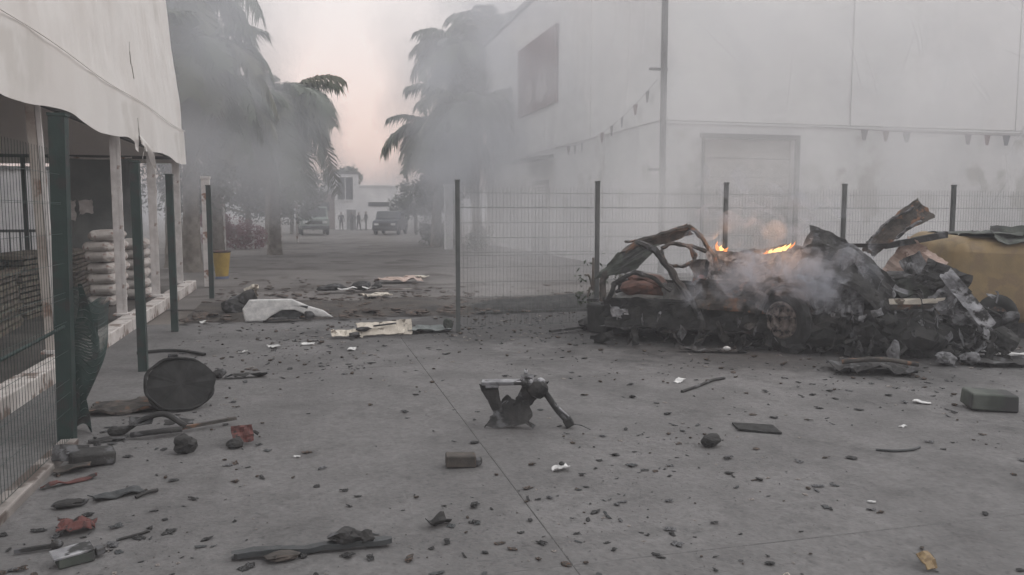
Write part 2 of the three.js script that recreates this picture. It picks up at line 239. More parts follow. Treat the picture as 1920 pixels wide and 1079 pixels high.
/* ---------- warehouse ---------- */
{
  const b = thing('warehouse', 'large pale warehouse with a loading door, half hidden in smoke', 'building', [9.2, 0, -20]);
  const X1 = 34, D = 21.6, H = 10.2, d0 = 1.23, d1 = 4.0, dh = 3.62;
  const front = new THREE.Shape(); front.moveTo(0, -0.05); front.lineTo(d0, -0.05); front.lineTo(d0, dh); front.lineTo(d1, dh); front.lineTo(d1, -0.05); front.lineTo(X1, -0.05); front.lineTo(X1, H); front.lineTo(0, H); front.closePath();
  obj('wall', new THREE.ExtrudeGeometry(front, { depth: 0.28, bevelEnabled: false }).translate(0, 0, -0.28), M.wall, b);
  obj('wall', box(0.28, H + 0.05, D - 0.3, 0.14, H / 2 - 0.025, -0.285 - (D - 0.3) / 2), M.wall, b);
  obj('wall', box(X1 - 0.3, H, 0.28, X1 / 2 + 0.15, H / 2, -D - 0.14), M.wall, b);
  obj('roof', box(X1 + 0.3, 0.25, D + 0.5, X1 / 2, H + 0.13, -D / 2), M.trim, b);
  for (let k = 0; k < 6; k++) { const x0 = k * 5.72 + (k ? 0.03 : 0.004); obj('cladding_panel', rbox(5.72 - 0.03 - 0.012, H - 4.08, 0.05, 0.012, x0 + 2.84, 4.06 + (H - 4.08) / 2, 0.027), M.clad, b); }
  for (let k = 0; k < 4; k++) obj('cladding_panel', rbox(0.05, H - 4.08, 5.36, 0.012, -0.027, 4.06 + (H - 4.08) / 2, -0.06 - 2.69 - k * 5.4), M.clad, b);
  obj('ledge', box(X1 + 0.06, 0.05, 0.05, X1 / 2 - 0.03, 4.01, 0.027), M.wall, b);
  const door = obj('door', box(d1 - d0 - 0.02, 0.5, 0.06, (d0 + d1) / 2, dh - 0.26, -0.2), M.doorLeaf, b);
  for (let k = 0; k < 6; k++) obj('door_panel', rbox(d1 - d0 - 0.03, 0.505, 0.05, 0.012, (d0 + d1) / 2, 0.25 + k * 0.516, -0.19), M.doorLeaf, door);
  obj('door_frame', [box(d1 - d0 + 0.24, 0.12, 0.1, (d0 + d1) / 2, dh + 0.065, 0.055), box(0.12, dh, 0.1, d1 + 0.065, dh / 2, 0.055), box(0.05, dh, 0.08, d0 - 0.03, dh / 2, 0.045)], M.greyPost, b);
  const pipeM = M.greyPost, dp = obj('downpipe', cyl(0.085, 0.085, H, -0.06, H / 2, 0.2), pipeM, b);
  for (const y of [2.75, 5.35, 8]) obj('bracket', box(0.5, 0.06, 0.1, -0.2, y, 0.16), pipeM, dp);
  const sd = obj('side_door', box(0.06, 2.9, 2.2, -0.035, 1.45, -11.4), M.trim, b);
  obj('awning', box(1.1, 0.12, 3.4, -0.56, 3.72, -11.4, 0, 0, 0.12), M.trim, b);
  for (let k = 0; k < 5; k++) obj('vent_slat', box(0.05, 0.06, 1.6, -0.09, 2.2 + k * 0.12, -11.4), M.wall, sd);

  const sg = thing('wall_sign', 'big dark maroon sign on the side wall of the smoky warehouse', 'sign', [9.1, 5.72, -31.7]);
  obj('board', rbox(0.12, 2.85, 5.5, 0.02, -0.02, 1.42, 0), mtex([0.1, 0.035, 0.04], [0.15, 0.06, 0.06], { rep: 0.4, s: 41 }), sg);
  const em = mat([0.34, 0.27, 0.27]), eg = [];
  const blob = (z, y, pts) => { const s = new THREE.Shape(pts.map(p => new THREE.Vector2(...p))); eg.push(put(new THREE.ExtrudeGeometry(s, { depth: 0.025, bevelEnabled: false }), -0.082, y, z, 0, -Math.PI / 2, 0)); };
  blob(0.9, 0.45, [[-0.7, -0.1], [0.1, -0.25], [0.8, 0.1], [0.55, 0.7], [0.1, 0.5], [-0.2, 0.95], [-0.55, 0.55]]); blob(-1.0, 0.5, [[-0.5, -0.2], [0.6, -0.1], [0.75, 0.45], [0.2, 0.9], [-0.35, 0.6]]);
  obj('emblem', eg, em, sg);
}
function bunting(label, a, b, sags, flags, group) {
  const t = thing('bunting_string', label, 'bunting', [0, 0, 0], 0, group), P = [];
  const A = V(...a), B = V(...b);
  const at = k => { const p = A.clone().lerp(B, k); p.y -= sags * 4 * k * (1 - k); return p; };
  for (let i = 0; i <= 20; i++) P.push(at(i / 20).toArray());
  obj('cord', pipe(P, 0.008, 40, 4), M.trim, t);
  const dir = B.clone().sub(A).normalize(), tri = new THREE.Shape([[-0.13, 0], [0.13, 0], [0.05, -0.3], [-0.05, -0.3]].map(p => new THREE.Vector2(...p)));
  const fg = boxUV(new THREE.ExtrudeGeometry(tri, { depth: 0.006, bevelEnabled: false })), cols = [mat([0.07, 0.065, 0.07]), mat([0.11, 0.05, 0.05]), mat([0.05, 0.06, 0.08])];
  flags.forEach((k, i) => { const o = new THREE.Mesh(fg, cols[i % 3]); o.name = 'pennant'; o.position.copy(at(k)); o.rotation.y = Math.atan2(-dir.z, dir.x) + 0.15 * Math.sin(i * 2.1); t.add(o); });
  return t;
}
bunting('cord of small dark pennants strung across the warehouse front', [13.6, 3.99, -19.78], [27, 4.04, -19.78], 0.12, [0.125, 0.178, 0.23, 0.388, 0.439, 0.49, 0.64, 0.7, 0.76]);
bunting('cord of small dark pennants along the warehouse side wall, rising towards the downpipe', [9.0, 5.1, -19.9], [9.02, 4.1, -29], 0.55, [0.07, 0.16, 0.27, 0.36, 0.45, 0.66, 0.74, 0.82]);

/* ---------- grey mesh fence ---------- */
function meshPanel(len, h, dx, dy, r, warp = null, vr = 1) { // welded wire in the x-y plane
  const P = [], I = []; let n = 0;
  const wire = (ax, ay, bx, by, seg) => {
    for (let s = 0; s <= seg; s++) { const x = mixf(ax, bx, s / seg), y = mixf(ay, by, s / seg), horiz = ay === by; for (const [u, v] of [[1, 0], [-0.5, 0.87], [-0.5, -0.87]]) { const rr = horiz ? r : r * vr, q = horiz ? [x, y + u * r, v * r] : [x + u * rr, y, v * rr]; P.push(...(warp ? warp(q) : q)); } }
    for (let s = 0; s < seg; s++) for (let k = 0; k < 3; k++) { const a = n + s * 3 + k, b = n + s * 3 + (k + 1) % 3; I.push(a, b, b + 3, a, b + 3, a + 3); }
    n += (seg + 1) * 3;
  };
  const seg = warp ? 14 : 1;
  for (let x = 0; x <= len + 1e-6; x += dx) wire(x, 0.04, x, h, seg);
  for (let y = 0.04; y <= h + 1e-6; y += dy) { wire(0, y, len, y, seg); }
  if (!warp && h > 1) for (const y of [0.3, 0.95, 1.6]) wire(0, y + 0.05, len, y + 0.05, seg);
  const g = new THREE.BufferGeometry(); g.setAttribute('position', new THREE.Float32BufferAttribute(P, 3)); g.setIndex(I); return prep(g);
}
{
  const f = thing('mesh_fence', 'grey wire mesh fence on slim dark posts behind the burnt car', 'fence', [1.94, 0, -10.56]);
  for (let k = 0; k < 6; k++) { const p = obj('post', box(0.052, 2.04, 0.052, k * 1.97, 1.0, 0), M.fencePost, f); obj('cap', box(0.062, 0.02, 0.062, k * 1.97, 2.031, 0), M.fencePost, p); }
  for (let k = 0; k < 5; k++) { const o = obj('mesh_panel', meshPanel(1.9, 1.92, 0.05, 0.2, 0.003, null, 0.6).translate(k * 1.97 + 0.035, 0.03, -0.034), M.greyWire, f); o.userData.kind = 'stuff'; }
}

/* ---------- canvas tent on the left ---------- */
{
  const t = thing('canvas_tent', 'big white canvas tent with a torn lower edge on white posts', 'tent', [-2.4, 0, -10]);
  const z0 = 7.5, z1 = -7.85; // local z, x = 0 is the street side
  const grid = (nu, nv, f, cut) => {
    const P = [], I = [];
    for (let j = 0; j <= nv; j++) for (let i = 0; i <= nu; i++) P.push(...f(i / nu, j / nv));
    for (let j = 0; j < nv; j++) for (let i = 0; i < nu; i++) { if (cut && cut((i + 0.5) / nu, (j + 0.5) / nv)) continue; const a = j * (nu + 1) + i; I.push(a, a + 1, a + nu + 2, a, a + nu + 2, a + nu + 1); }
    const g = new THREE.BufferGeometry(); g.setAttribute('position', new THREE.Float32BufferAttribute(P, 3)); g.setIndex(I); g.computeVertexNormals(); return g;
  };
  const Z = u => mixf(z0, z1, u), wr = (z, y) => 0.09 * (fbm(z * 0.5, y * 0.8, 3, 3) - 0.5) + 0.05 * (fbm(z * 2.4, y * 0.6, 9, 3) - 0.5) + 0.02 * (fbm(z * 3 + y * 2, y * 3 - z, 4, 3) - 0.5);
  const hole = (z, y) => Math.abs(z + 3.3 + 0.03 * Math.sin(y * 14)) < 0.035 * Math.min(1, (4.25 - y) * 3) && y > 3.62 && y < 4.25;
  obj('canvas_wall', grid(420, 100, (u, v) => { const z = Z(u), y = 3.22 + v * 3.9; return [-0.045 - 0.085 * (y - 3.22) + wr(z, y), y, z + (u > 0.999 ? -0.0 : 0)]; }, (u, v) => hole(Z(u), 3.22 + v * 3.9)), M.canvas, t);
  const hem = z => 2.6 + 0.035 * Math.sin(z * 2.0) + 0.05 * (vn(z * 1.7, 2) - 0.5) + (z < -3.0 && z > -3.6 ? 0.06 : 0) + (Math.abs(z + 2.85) < 0.12 ? -0.1 : 0);
  const slit = (z, y) => Math.abs(z + 3.12 - 0.12 * (y - 2.6)) < 0.06 * clamp((3.06 - y) * 2.2) + (y < 2.75 ? 0.03 : 0);
  obj('valance', grid(420, 26, (u, v) => { const z = Z(u), b = hem(z), y = mixf(b, 3.27, v); return [0.02 - 0.03 * v + 0.035 * (fbm(z * 1.6, y * 0.5, 5, 3) - 0.5) + (1 - v) * 0.05 * (vn(z * 2.2, 7) - 0.5), y, z]; }, (u, v) => slit(Z(u), mixf(hem(Z(u)), 3.27, v))), M.canvas, t);
  obj('torn_strip', grid(3, 18, (u, v) => [0.06 + 0.05 * Math.sin(v * 5 + u), 2.72 - v * 0.5, -3.0 - v * 1.7 + u * (0.42 * (1 - v) + 0.03)]), M.canvas, t);
  obj('seam', pipe([...Array(30)].map((_, i) => { const z = Z(i / 29); return [0.012, 3.26 + 0.02 * Math.sin(z * 1.3), z]; }), 0.007, 90, 5), M.canvas, t);
  obj('torn_strip', grid(2, 10, (u, v) => [0.03 + 0.02 * Math.sin(v * 6), 2.72 - v * 0.4, -3.3 + u * 0.09 * (1 - v)]), M.canvas, t);
  obj('roof', [grid(60, 8, (u, v) => [-0.36 - v * 3.3, 7.1 + v * 1.9 - 0.25 * Math.sin(v * Math.PI), Z(u)]), grid(60, 8, (u, v) => [-3.66 - v * 3.6, 9 - v * 1.9 - 0.25 * Math.sin(v * Math.PI), Z(u)])], M.canvas, t);
  obj('canvas_wall', grid(60, 20, (u, v) => [-7.6 + 0.35 * v, 2.5 + v * 4.6, Z(u)]), M.canvasIn, t);
  const gb = new THREE.Shape([[0, 2.62], [-0.05, 3.25], [-0.37, 7.05], [-3.66, 8.95], [-7.2, 7.05], [-7.58, 2.5], [-4, 2.56]].map(p => new THREE.Vector2(...p)));
  obj('gable', new THREE.ExtrudeGeometry(gb, { depth: 0.01, bevelEnabled: false }).translate(0, 0, z1), M.canvasIn, t);
  obj('ceiling_liner', [grid(80, 24, (u, v) => [-0.4 - 6.8 * v, 3.35 - 0.0 + 0.55 * Math.sin(v * Math.PI) + 0.06 * fbm(u * 30, v * 14, 2, 3), Z(u)])], M.canvasIn, t);
  const ends = [4.0, 0.84, -2.34, -5.0, -7.7];
  ends.forEach((z, k) => {
    const lx = k === 1 ? -0.08 : 0, p = obj('post', beam([-0.19, 0, z], [-0.19 + lx, 2.7, z], 0.07, 0.09), k === 1 ? M.rustPaint : M.whitePaint, t);
    obj('post_flange', beam([-0.125, 0, z + 0.02], [-0.125 + lx, 2.69, z + 0.02], 0.03, 0.05), M.whitePaint, p); obj('foot_plate', box(0.22, 0.03, 0.2, -0.16, 0.175, z), M.whitePaint, p);
  });
  for (const z of [2, -2.5, -7.6]) obj('post', box(0.07, 2.7, 0.07, -7.3, 1.35, z), M.greyPost, t);
  obj('post', box(0.07, 2.7, 0.07, -2.95, 1.35, -7.7), M.greyPost, t);
  obj('ridge_bar', [beam([-0.2, 2.72, 7.4], [-0.2, 2.72, -7.8], 0.06), beam([-0.2, 2.72, -7.75], [-7.3, 2.72, -7.75], 0.06), beam([-0.3, 3.2, -2.34], [-7.2, 3.2, -2.34], 0.05), beam([-0.3, 3.2, 0.84], [-7.2, 3.2, 0.84], 0.05)], M.greyPost, t);
  const rail = thing('tent_kerb', 'low white painted concrete kerb along the open side of the tent', 'kerb', [-2.45, 0, -10]);
  for (let k = 0; k < 12; k++) obj('kerb_block', rbox(0.22, 0.2, 1.285, 0.02, 0.01 * (h3(k, 3, 3) - 0.5), 0.06 + 0.012 * (h3(k, 1, 2) - 0.5), 6.6 - k * 1.3, 0, 0.012 * (h3(k, 2, 9) - 0.5), 0), M.whiteKerb, rail);
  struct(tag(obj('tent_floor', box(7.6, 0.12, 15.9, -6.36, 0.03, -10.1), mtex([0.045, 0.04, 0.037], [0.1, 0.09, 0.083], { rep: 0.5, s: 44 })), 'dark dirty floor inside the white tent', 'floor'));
  const tp = thing('hanging_tarp', 'dark grey tarpaulin hung across the far end of the tent', 'tarpaulin', [-4.1, 0.1, -17.75]);
  obj('tarp_sheet', sheet(1.5, 2.6, { nx: 30, ny: 30, amp: 0.05, freq: 1.4, jag: 0.02, seed: 61 }).translate(-0.05, 1.34, 0), M.tarp, tp);
  obj('pale_patch', sheet(0.3, 0.42, { nx: 8, ny: 10, amp: 0.04, seed: 62, jag: 0.4 }).translate(-0.5, 1.55, 0.09), M.whitePaint, tp); obj('pale_patch', sheet(0.24, 0.26, { nx: 8, ny: 8, amp: 0.04, seed: 63, jag: 0.4 }).translate(-0.16, 1.62, 0.09), M.whitePaint, tp);
  obj('hem_rope', pipe([[-0.8, 2.62, 0.03], [0, 2.58, 0.04], [0.72, 2.61, 0.03]], 0.02, 12, 5), M.whitePaint, tp);
}
/* sacks: every sack a thing */
{
  const sackG = [0, 1, 2].map(s => { const g = mergeVertices(new RoundedBoxGeometry(0.74, 0.2, 0.46, 5, 0.1).deleteAttribute('uv').deleteAttribute('normal')), p = g.attributes.position; for (let i = 0; i < p.count; i++) { const x = p.getX(i), y = p.getY(i), z = p.getZ(i), e = Math.max(Math.abs(x) / 0.37, Math.abs(z) / 0.23), k = 1 + 0.2 * (fbm(x * 7 + s * 5, y * 7, z * 7 + s, 3) - 0.5); p.setXYZ(i, x * k, y * (1.05 - 0.35 * e * e) * k, z * k); } return boxUV(prep(g)); });
  const r = RNG(7); let n = 0;
  const names = ['bottom', 'second', 'third', 'fourth', 'fifth', 'sixth', 'top'];
  const stack = (x, z, layers, m, look, where, turn) => { for (let k = 0; k < layers; k++) { const o = new THREE.Mesh(sackG[n++ % 3], m); o.name = numbered('sack'); o.position.set(x + 0.1 * (r() - 0.5), 0.185 + k * 0.176, z + 0.08 * (r() - 0.5)); o.rotation.set(0.05 * (r() - 0.5), turn + 0.3 * (r() - 0.5), 0.05 * (r() - 0.5)); o.castShadow = o.receiveShadow = true; scene.add(o); tag(o, `${look} sack ${k === 0 ? 'at the bottom' : k === layers - 1 ? 'on top' : names[k] + ' up'} of the ${where}`, 'sack', look + ' sacks in stacks'); } };
  stack(-3.2, -14.5, 7, M.sack, 'off-white', 'tall stack behind the second white tent post', 1.45);
  stack(-2.98, -15.5, 6, M.sack, 'off-white', 'lower stack just behind the tall one', 1.6);
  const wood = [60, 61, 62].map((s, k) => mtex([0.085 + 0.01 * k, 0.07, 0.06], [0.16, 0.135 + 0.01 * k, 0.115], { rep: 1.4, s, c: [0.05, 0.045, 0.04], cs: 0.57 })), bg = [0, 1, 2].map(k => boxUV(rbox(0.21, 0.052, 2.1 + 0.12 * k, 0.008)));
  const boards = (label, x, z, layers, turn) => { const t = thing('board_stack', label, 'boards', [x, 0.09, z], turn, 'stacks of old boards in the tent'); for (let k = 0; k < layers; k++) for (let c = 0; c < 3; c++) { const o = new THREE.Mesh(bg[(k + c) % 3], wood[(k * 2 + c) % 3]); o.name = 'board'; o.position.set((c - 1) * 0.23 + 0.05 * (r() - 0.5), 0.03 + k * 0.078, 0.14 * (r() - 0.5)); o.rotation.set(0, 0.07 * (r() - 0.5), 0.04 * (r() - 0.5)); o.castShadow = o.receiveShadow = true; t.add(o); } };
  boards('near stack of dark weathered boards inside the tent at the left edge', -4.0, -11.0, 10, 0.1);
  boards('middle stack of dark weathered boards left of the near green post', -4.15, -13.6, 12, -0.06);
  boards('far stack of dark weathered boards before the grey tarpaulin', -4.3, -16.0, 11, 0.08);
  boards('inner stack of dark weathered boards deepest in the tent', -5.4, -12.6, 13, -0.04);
}
{ // pale wall and railing beyond the tent
  const w = thing('corrugated_wall', 'pale corrugated wall seen through the far end of the tent', 'wall', [-11, 0, -27]);
  const g = new THREE.PlaneGeometry(9, 2.9, 240, 1), p = g.attributes.position; for (let i = 0; i < p.count; i++) p.setZ(i, 0.03 * Math.sin(p.getX(i) * 24));
  obj('sheeting', g.translate(0, 1.45, 0), mtex([0.5, 0.49, 0.5], [0.64, 0.62, 0.63], { rep: 0.5, s: 45 }), w); obj('top_rail', box(9.1, 0.1, 0.14, 0, 2.94, 0), M.trim, w);
  const rl = thing('railing', 'low dark railing with upright bars behind the tent', 'railing', [-6.4, 0, -19.4]);
  obj('top_rail', box(5, 0.06, 0.06, 0, 1.22, 0), M.greyPost, rl); obj('bottom_rail', box(5, 0.05, 0.05, 0, 0.2, 0), M.greyPost, rl);
  for (let k = 0; k <= 24; k++) obj('bar', box(0.025, 1.02, 0.025, -2.46 + k * 0.205, 0.7, 0.002), M.greyPost, rl);
}
/* ---------- green fence ---------- */
{
  const f = thing('green_fence', 'green wire mesh fence with square posts, panels partly blown away', 'fence', [-1.67, 0, -6.1]);
  const zs = [2.75, 0, -2.65, -5.5, -9.9];
  zs.forEach((z, k) => { const w = k === 1 ? 0.1 : 0.085, h = k === 1 ? 2.25 : 2.1, x0 = k > 2 ? -0.1 : 0.02, p = obj('post', k === 1 ? beam([0.01, 0, z], [0.055, h, z], w, w) : box(w, h, w, x0, h / 2, z), M.green, f); obj('cap', box(w + 0.012, 0.02, w + 0.012, k === 1 ? 0.055 : x0, h + 0.011, z), M.green, p); });
  const a = obj('mesh_panel', meshPanel(2.64, 2.0, 0.05, 0.2, 0.0017).rotateY(Math.PI / 2).translate(0.06, 0.02, 2.7), M.greenWire, f); a.userData.kind = 'stuff';
  const bentBy = (A, B) => q => { const k = q[0] / 1.4, v = q[1] / 1.05, s = k * (0.22 + 0.83 * v); return [1.3 * s, q[1] * (1 - 0.22 * k) + 0.05 * Math.sin(k * 7 + A), q[2] + A * 0.06 * Math.sin(k * 3 + v * 2 * B) + 0.035 * Math.sin(q[1] * 8 * B + k * 5 * A)]; };
  for (const [A, B, dx] of [[0.8, 1, 0.04], [-0.4, 0.8, 0.02]]) { const o = obj('bent_panel', meshPanel(1.4, 1.05, 0.028, 0.055, 0.003, bentBy(A, B)).rotateY(Math.PI / 2).translate(dx, 0.02, -0.05), M.green, f); o.userData.label = 'crumpled mesh panel folded against the nearest green post'; }
  obj('bent_rail', pipe([[0.05, 0.86, 2.6], [0.02, 0.8, 1.4], [0.05, 0.83, 0.1]], 0.013, 16, 5), M.green, f);
  tag(obj('base_edge', rbox(0.12, 0.07, 4.6, 0.015, -1.62, 0.02, -3.7), M.kerb), 'thin concrete edging under the nearest green mesh panel', 'edging');
  const wp = thing('white_pole', 'short white square pole standing beyond the green fence posts', 'pole', [-2.12, 0, -18.7]); obj('shaft', box(0.17, 2.35, 0.14, 0, 1.17, 0), M.whitePaint, wp); obj('cap', box(0.2, 0.05, 0.17, 0, 2.37, 0), M.whitePaint, wp);
}

/* ---------- palms and trees ---------- */
function frondGeo(L, rise, droop, hang, seed, n = 62) { // grows along +x from the origin
  const r = RNG(seed), P = [], spine = [];
  for (let i = 0; i <= 14; i++) { const t = i / 14; spine.push(V(L * (t - 0.28 * droop * t * t * t), L * (rise * t - droop * t * t), 0.06 * L * Math.sin(t * 2 + seed))); }
  const c = new THREE.CatmullRomCurve3(spine), tri = (a, b, d) => P.push(...a.toArray(), ...b.toArray(), ...d.toArray());
  for (let i = 0; i < 14; i++) { const a = spine[i], b = spine[i + 1], w0 = 0.026 * (1 - i / 15), w1 = 0.026 * (1 - (i + 1) / 15), s = V(0, 0, 1); tri(a.clone().addScaledVector(s, -w0), a.clone().addScaledVector(s, w0), b.clone().addScaledVector(s, w1)); tri(a.clone().addScaledVector(s, -w0), b.clone().addScaledVector(s, w1), b.clone().addScaledVector(s, -w1)); const u = V(0, 1, 0); tri(a.clone().addScaledVector(u, -w0), a.clone().addScaledVector(u, w0), b.clone().addScaledVector(u, w1)); }
  for (let i = 0; i < n; i++) for (const sd of [-1, 1]) {
    const t = 0.1 + 0.89 * (i + r() * 0.8) / n, p = c.getPoint(t), d = c.getTangent(t), l = L * (0.1 + 0.2 * Math.sin(Math.PI * Math.min(1, t * 0.85 + 0.1))) * (0.75 + 0.5 * r());
    const out = V(d.x * 0.55, d.y * 0.55 + 0.25 - 0.3 * hang * r(), sd * (0.75 + 0.3 * r())).normalize(), mid = p.clone().addScaledVector(out, l * 0.5), end = mid.clone().addScaledVector(out, l * 0.35).add(V(0, -l * hang * (0.5 + 0.5 * r()), 0));
    mid.y -= l * 0.12 * hang; const wv = d.clone().multiplyScalar(0.008 + 0.009 * r());
    tri(p.clone().sub(wv), p.clone().add(wv), mid.clone().add(wv)); tri(p.clone().sub(wv), mid.clone().add(wv), mid.clone().sub(wv)); tri(mid.clone().sub(wv), mid.clone().add(wv), end);
  }
  const g = new THREE.BufferGeometry(); g.setAttribute('position', new THREE.Float32BufferAttribute(P, 3)); g.computeVertexNormals(); return boxUV(g);
}
const FR = [];
for (let k = 0; k < 3; k++) { FR.push(frondGeo(1, 0.75 - 0.1 * k, 0.55 + 0.12 * k, 0.8, 11 + k)); }
const FRmid = [frondGeo(1, 0.42, 0.75, 0.9, 21), frondGeo(1, 0.3, 0.8, 0.95, 22)], FRlow = [frondGeo(1, 0.05, 0.85, 1, 31), frondGeo(1, -0.2, 0.9, 1, 32)];
function palm(label, x, z, h, R, seed, o = {}) {
  const { n = 30, dead = 8, r0 = 0.2, lean = 0.2 } = o, r = RNG(seed), t = thing('palm_tree', label, 'palm', [x, -0.05, z], 0, 'palms along the street');
  const pts = []; for (let i = 0; i <= 8; i++) { const k = i / 8; pts.push([lean * k * k, h * k, 0.1 * Math.sin(k * 4 + seed)]); }
  const tg = pipe(pts, r0, 48, 10), p = tg.attributes.position; for (let i = 0; i < p.count; i++) { const y = p.getY(i), k = y / h, s = (1.25 - 0.5 * k + 0.35 * Math.exp(-y * 2.5)) * (1 + 0.04 * Math.sin(y * 26)); const cx = lean * k * k, cz = 0.1 * Math.sin(k * 4 + seed); p.setX(i, cx + (p.getX(i) - cx) * s); p.setZ(i, cz + (p.getZ(i) - cz) * s); }
  obj('trunk', tg, M.trunk, t);
  for (let i = 0; i < n + dead; i++) {
    const k = i / n, low = i >= n, gset = low ? FRlow : k < 0.4 ? FR : k < 0.75 ? FRmid : FRlow, g = gset[Math.floor(r() * gset.length)], f = new THREE.Mesh(g, low ? M.frond[3] : M.frond[Math.floor(r() * 3)]);
    f.name = 'frond'; f.position.set(lean, h - (low ? 0.25 : 0.1 * r()), 0.1 * Math.sin(4 + seed)); f.rotation.set(0, i * 2.399 + 0.5 * r(), (low ? -0.35 - 0.5 * r() : 0.12 * (r() - 0.5)), 'YXZ'); f.scale.setScalar(R * (0.8 + 0.4 * r()) * (low ? 0.75 : 1)); f.castShadow = true; t.add(f);
  }
  return t;
}
palm('tall dense palm right beside the far edge of the white tent', -3.15, -24, 6.1, 2.7, 3, { n: 28, dead: 12 });
palm('palm with a trunk pale as paint between the tent and the arching palm', -3.0, -29, 5.6, 2.6, 5, { n: 24, dead: 8, lean: 0.1 });
palm('arching palm whose fronds hang furthest over the street on the left', -1.25, -33, 6.1, 3.1, 8, { n: 30, dead: 6 });
palm('tall palm with its crown above the picture, at the left side of the street', -3.9, -26, 8.6, 3.0, 9, { n: 26, dead: 8 });
palm('lower palm with drooping fronds over the right side of the street', 6.1, -39, 5.6, 3.2, 12, { n: 26, dead: 4 });
palm('palm close to the far corner of the warehouse, veiled by smoke', 7.7, -37, 6.6, 3.0, 14, { n: 28, dead: 6, lean: -0.3 });
palm('highest palm on the right, rising above the warehouse roof', 8.0, -43.5, 10.4, 3.3, 17, { n: 40, dead: 10, lean: 0.5 });
palm('tall feathery palm half hidden behind the warehouse end', 10.4, -46, 12.2, 3.4, 19, { n: 40, dead: 8 });
palm('slim palm further down the street behind the arching left palm', -1.9, -44, 6.4, 2.7, 27, { n: 30, dead: 12 });

function leafCloud(blobs, n, size, seed) {
  const r = RNG(seed), P = [];
  let tot = 0; for (const b of blobs) tot += b[3] * b[4] * b[5];
  for (const b of blobs) for (let i = 0, m = Math.round(n * b[3] * b[4] * b[5] / tot); i < m; i++) {
    let d = V(r() - 0.5, r() - 0.5, r() - 0.5).normalize(); const rad = Math.pow(r(), 0.4) * (0.75 + 0.5 * vn(d.x * 2.6 + seed, d.y * 2.6, d.z * 2.6 + b[0]));
    const c = V(b[0] + d.x * b[3] * rad, b[1] + d.y * b[4] * rad, b[2] + d.z * b[5] * rad); if (c.y < 0.03) c.y = 0.03 + 0.1 * r();
    if (vn(c.x * 2.3 + seed, c.y * 2.3, c.z * 2.3) < 0.36) continue;
    const a = V(r() - 0.5, r() - 0.5, r() - 0.5).normalize().multiplyScalar(size * (0.6 + 0.8 * r())), q = V(r() - 0.5, r() - 0.5, r() - 0.5).cross(a).normalize().multiplyScalar(size * 0.4);
    const p0 = c.clone().sub(a), p1 = c.clone().add(q), p2 = c.clone().add(a), p3 = c.clone().sub(q); for (const v of [p0, p1, p2, p0, p2, p3]) P.push(v.x, v.y, v.z);
  }
  const g = new THREE.BufferGeometry(); g.setAttribute('position', new THREE.Float32BufferAttribute(P, 3)); g.computeVertexNormals(); return g;
}
function tree(name, label, cat, x, z, trunkH, blobs, n, size, leaf, seed, group) {
  const t = thing(name, label, cat, [x, -0.05, z], 0, group), L = [];
  L.push(pipe([[0, 0, 0], [0.06, trunkH * 0.5, 0.04], [0, trunkH, 0]], cat === 'tree' ? 0.16 : 0.04, 8, 7));
  blobs.forEach((b, i) => L.push(pipe([[0, trunkH * 0.75, 0], [b[0] * 0.5, (trunkH * 0.75 + b[1]) / 2 + 0.1, b[2] * 0.5], [b[0], b[1], b[2]]], cat === 'tree' ? 0.06 : 0.02, 6, 5)));
  obj('trunk', L, M.trunk, t); obj('crown', leafCloud(blobs, n, size, seed), leaf, t); return t;
}
tree('street_tree', 'dark bushy tree behind the left palms and the street', 'tree', -3.2, -47, 2.2, [[-1.2, 3.2, 0, 1.9, 1.6, 1.6], [1.4, 3.0, 0.4, 1.8, 1.5, 1.5], [0, 4.4, 0, 1.5, 1.2, 1.4], [2.6, 2.0, 0, 1.3, 1.1, 1.2], [-2.4, 2.0, 0, 1.4, 1.3, 1.3]], 9000, 0.13, M.leaf[0], 41);
tree('street_tree', 'grey green tree at the end of the street left of the truck', 'tree', -1.2, -66, 2.4, [[-1.4, 3.4, 0, 2.0, 1.7, 1.7], [1.2, 3.6, 0.4, 1.8, 1.6, 1.6], [0, 4.8, 0, 1.5, 1.2, 1.4], [-3, 2.4, 0, 1.6, 1.6, 1.4]], 7000, 0.16, M.leaf[1], 42);
tree('street_tree', 'low green tree right of the distant pickup', 'tree', 8.6, -66, 1.8, [[0, 3.0, 0, 1.7, 1.5, 1.5], [-1.1, 2.0, 0, 1.2, 1.2, 1.2], [1.2, 2.2, 0, 1.4, 1.3, 1.2]], 5000, 0.15, M.leaf[1], 43);
tree('street_tree', 'round treetop showing over the roof of the distant white house', 'tree', 4.4, -92, 4.6, [[0, 5.6, 0, 1.7, 1.3, 1.4], [-1.4, 5.0, 0, 1.3, 1.0, 1.2]], 4000, 0.18, M.leaf[0], 44);
tree('street_tree', 'broad dark tree beside the palms in front of the warehouse end', 'tree', 7.4, -41, 2.2, [[0, 4.0, 0, 1.7, 1.8, 1.5], [0.4, 6.2, 0, 1.4, 1.6, 1.4], [-0.9, 2.8, 0, 1.4, 1.3, 1.2], [0.8, 8.0, 0, 1.0, 1.2, 1.0]], 9000, 0.12, M.leaf[0], 45);
tree('street_tree', 'tangled dark tree just past the far tent edge under the palms', 'tree', -4.0, -27, 2.0, [[0, 3.2, 0, 1.4, 1.8, 1.2], [0.9, 4.6, 0.2, 1.2, 1.3, 1.1], [-0.5, 5.6, 0, 1.5, 1.4, 1.2], [1.2, 2.6, 0.3, 0.8, 0.9, 0.8]], 9000, 0.085, M.leaf[3], 48);
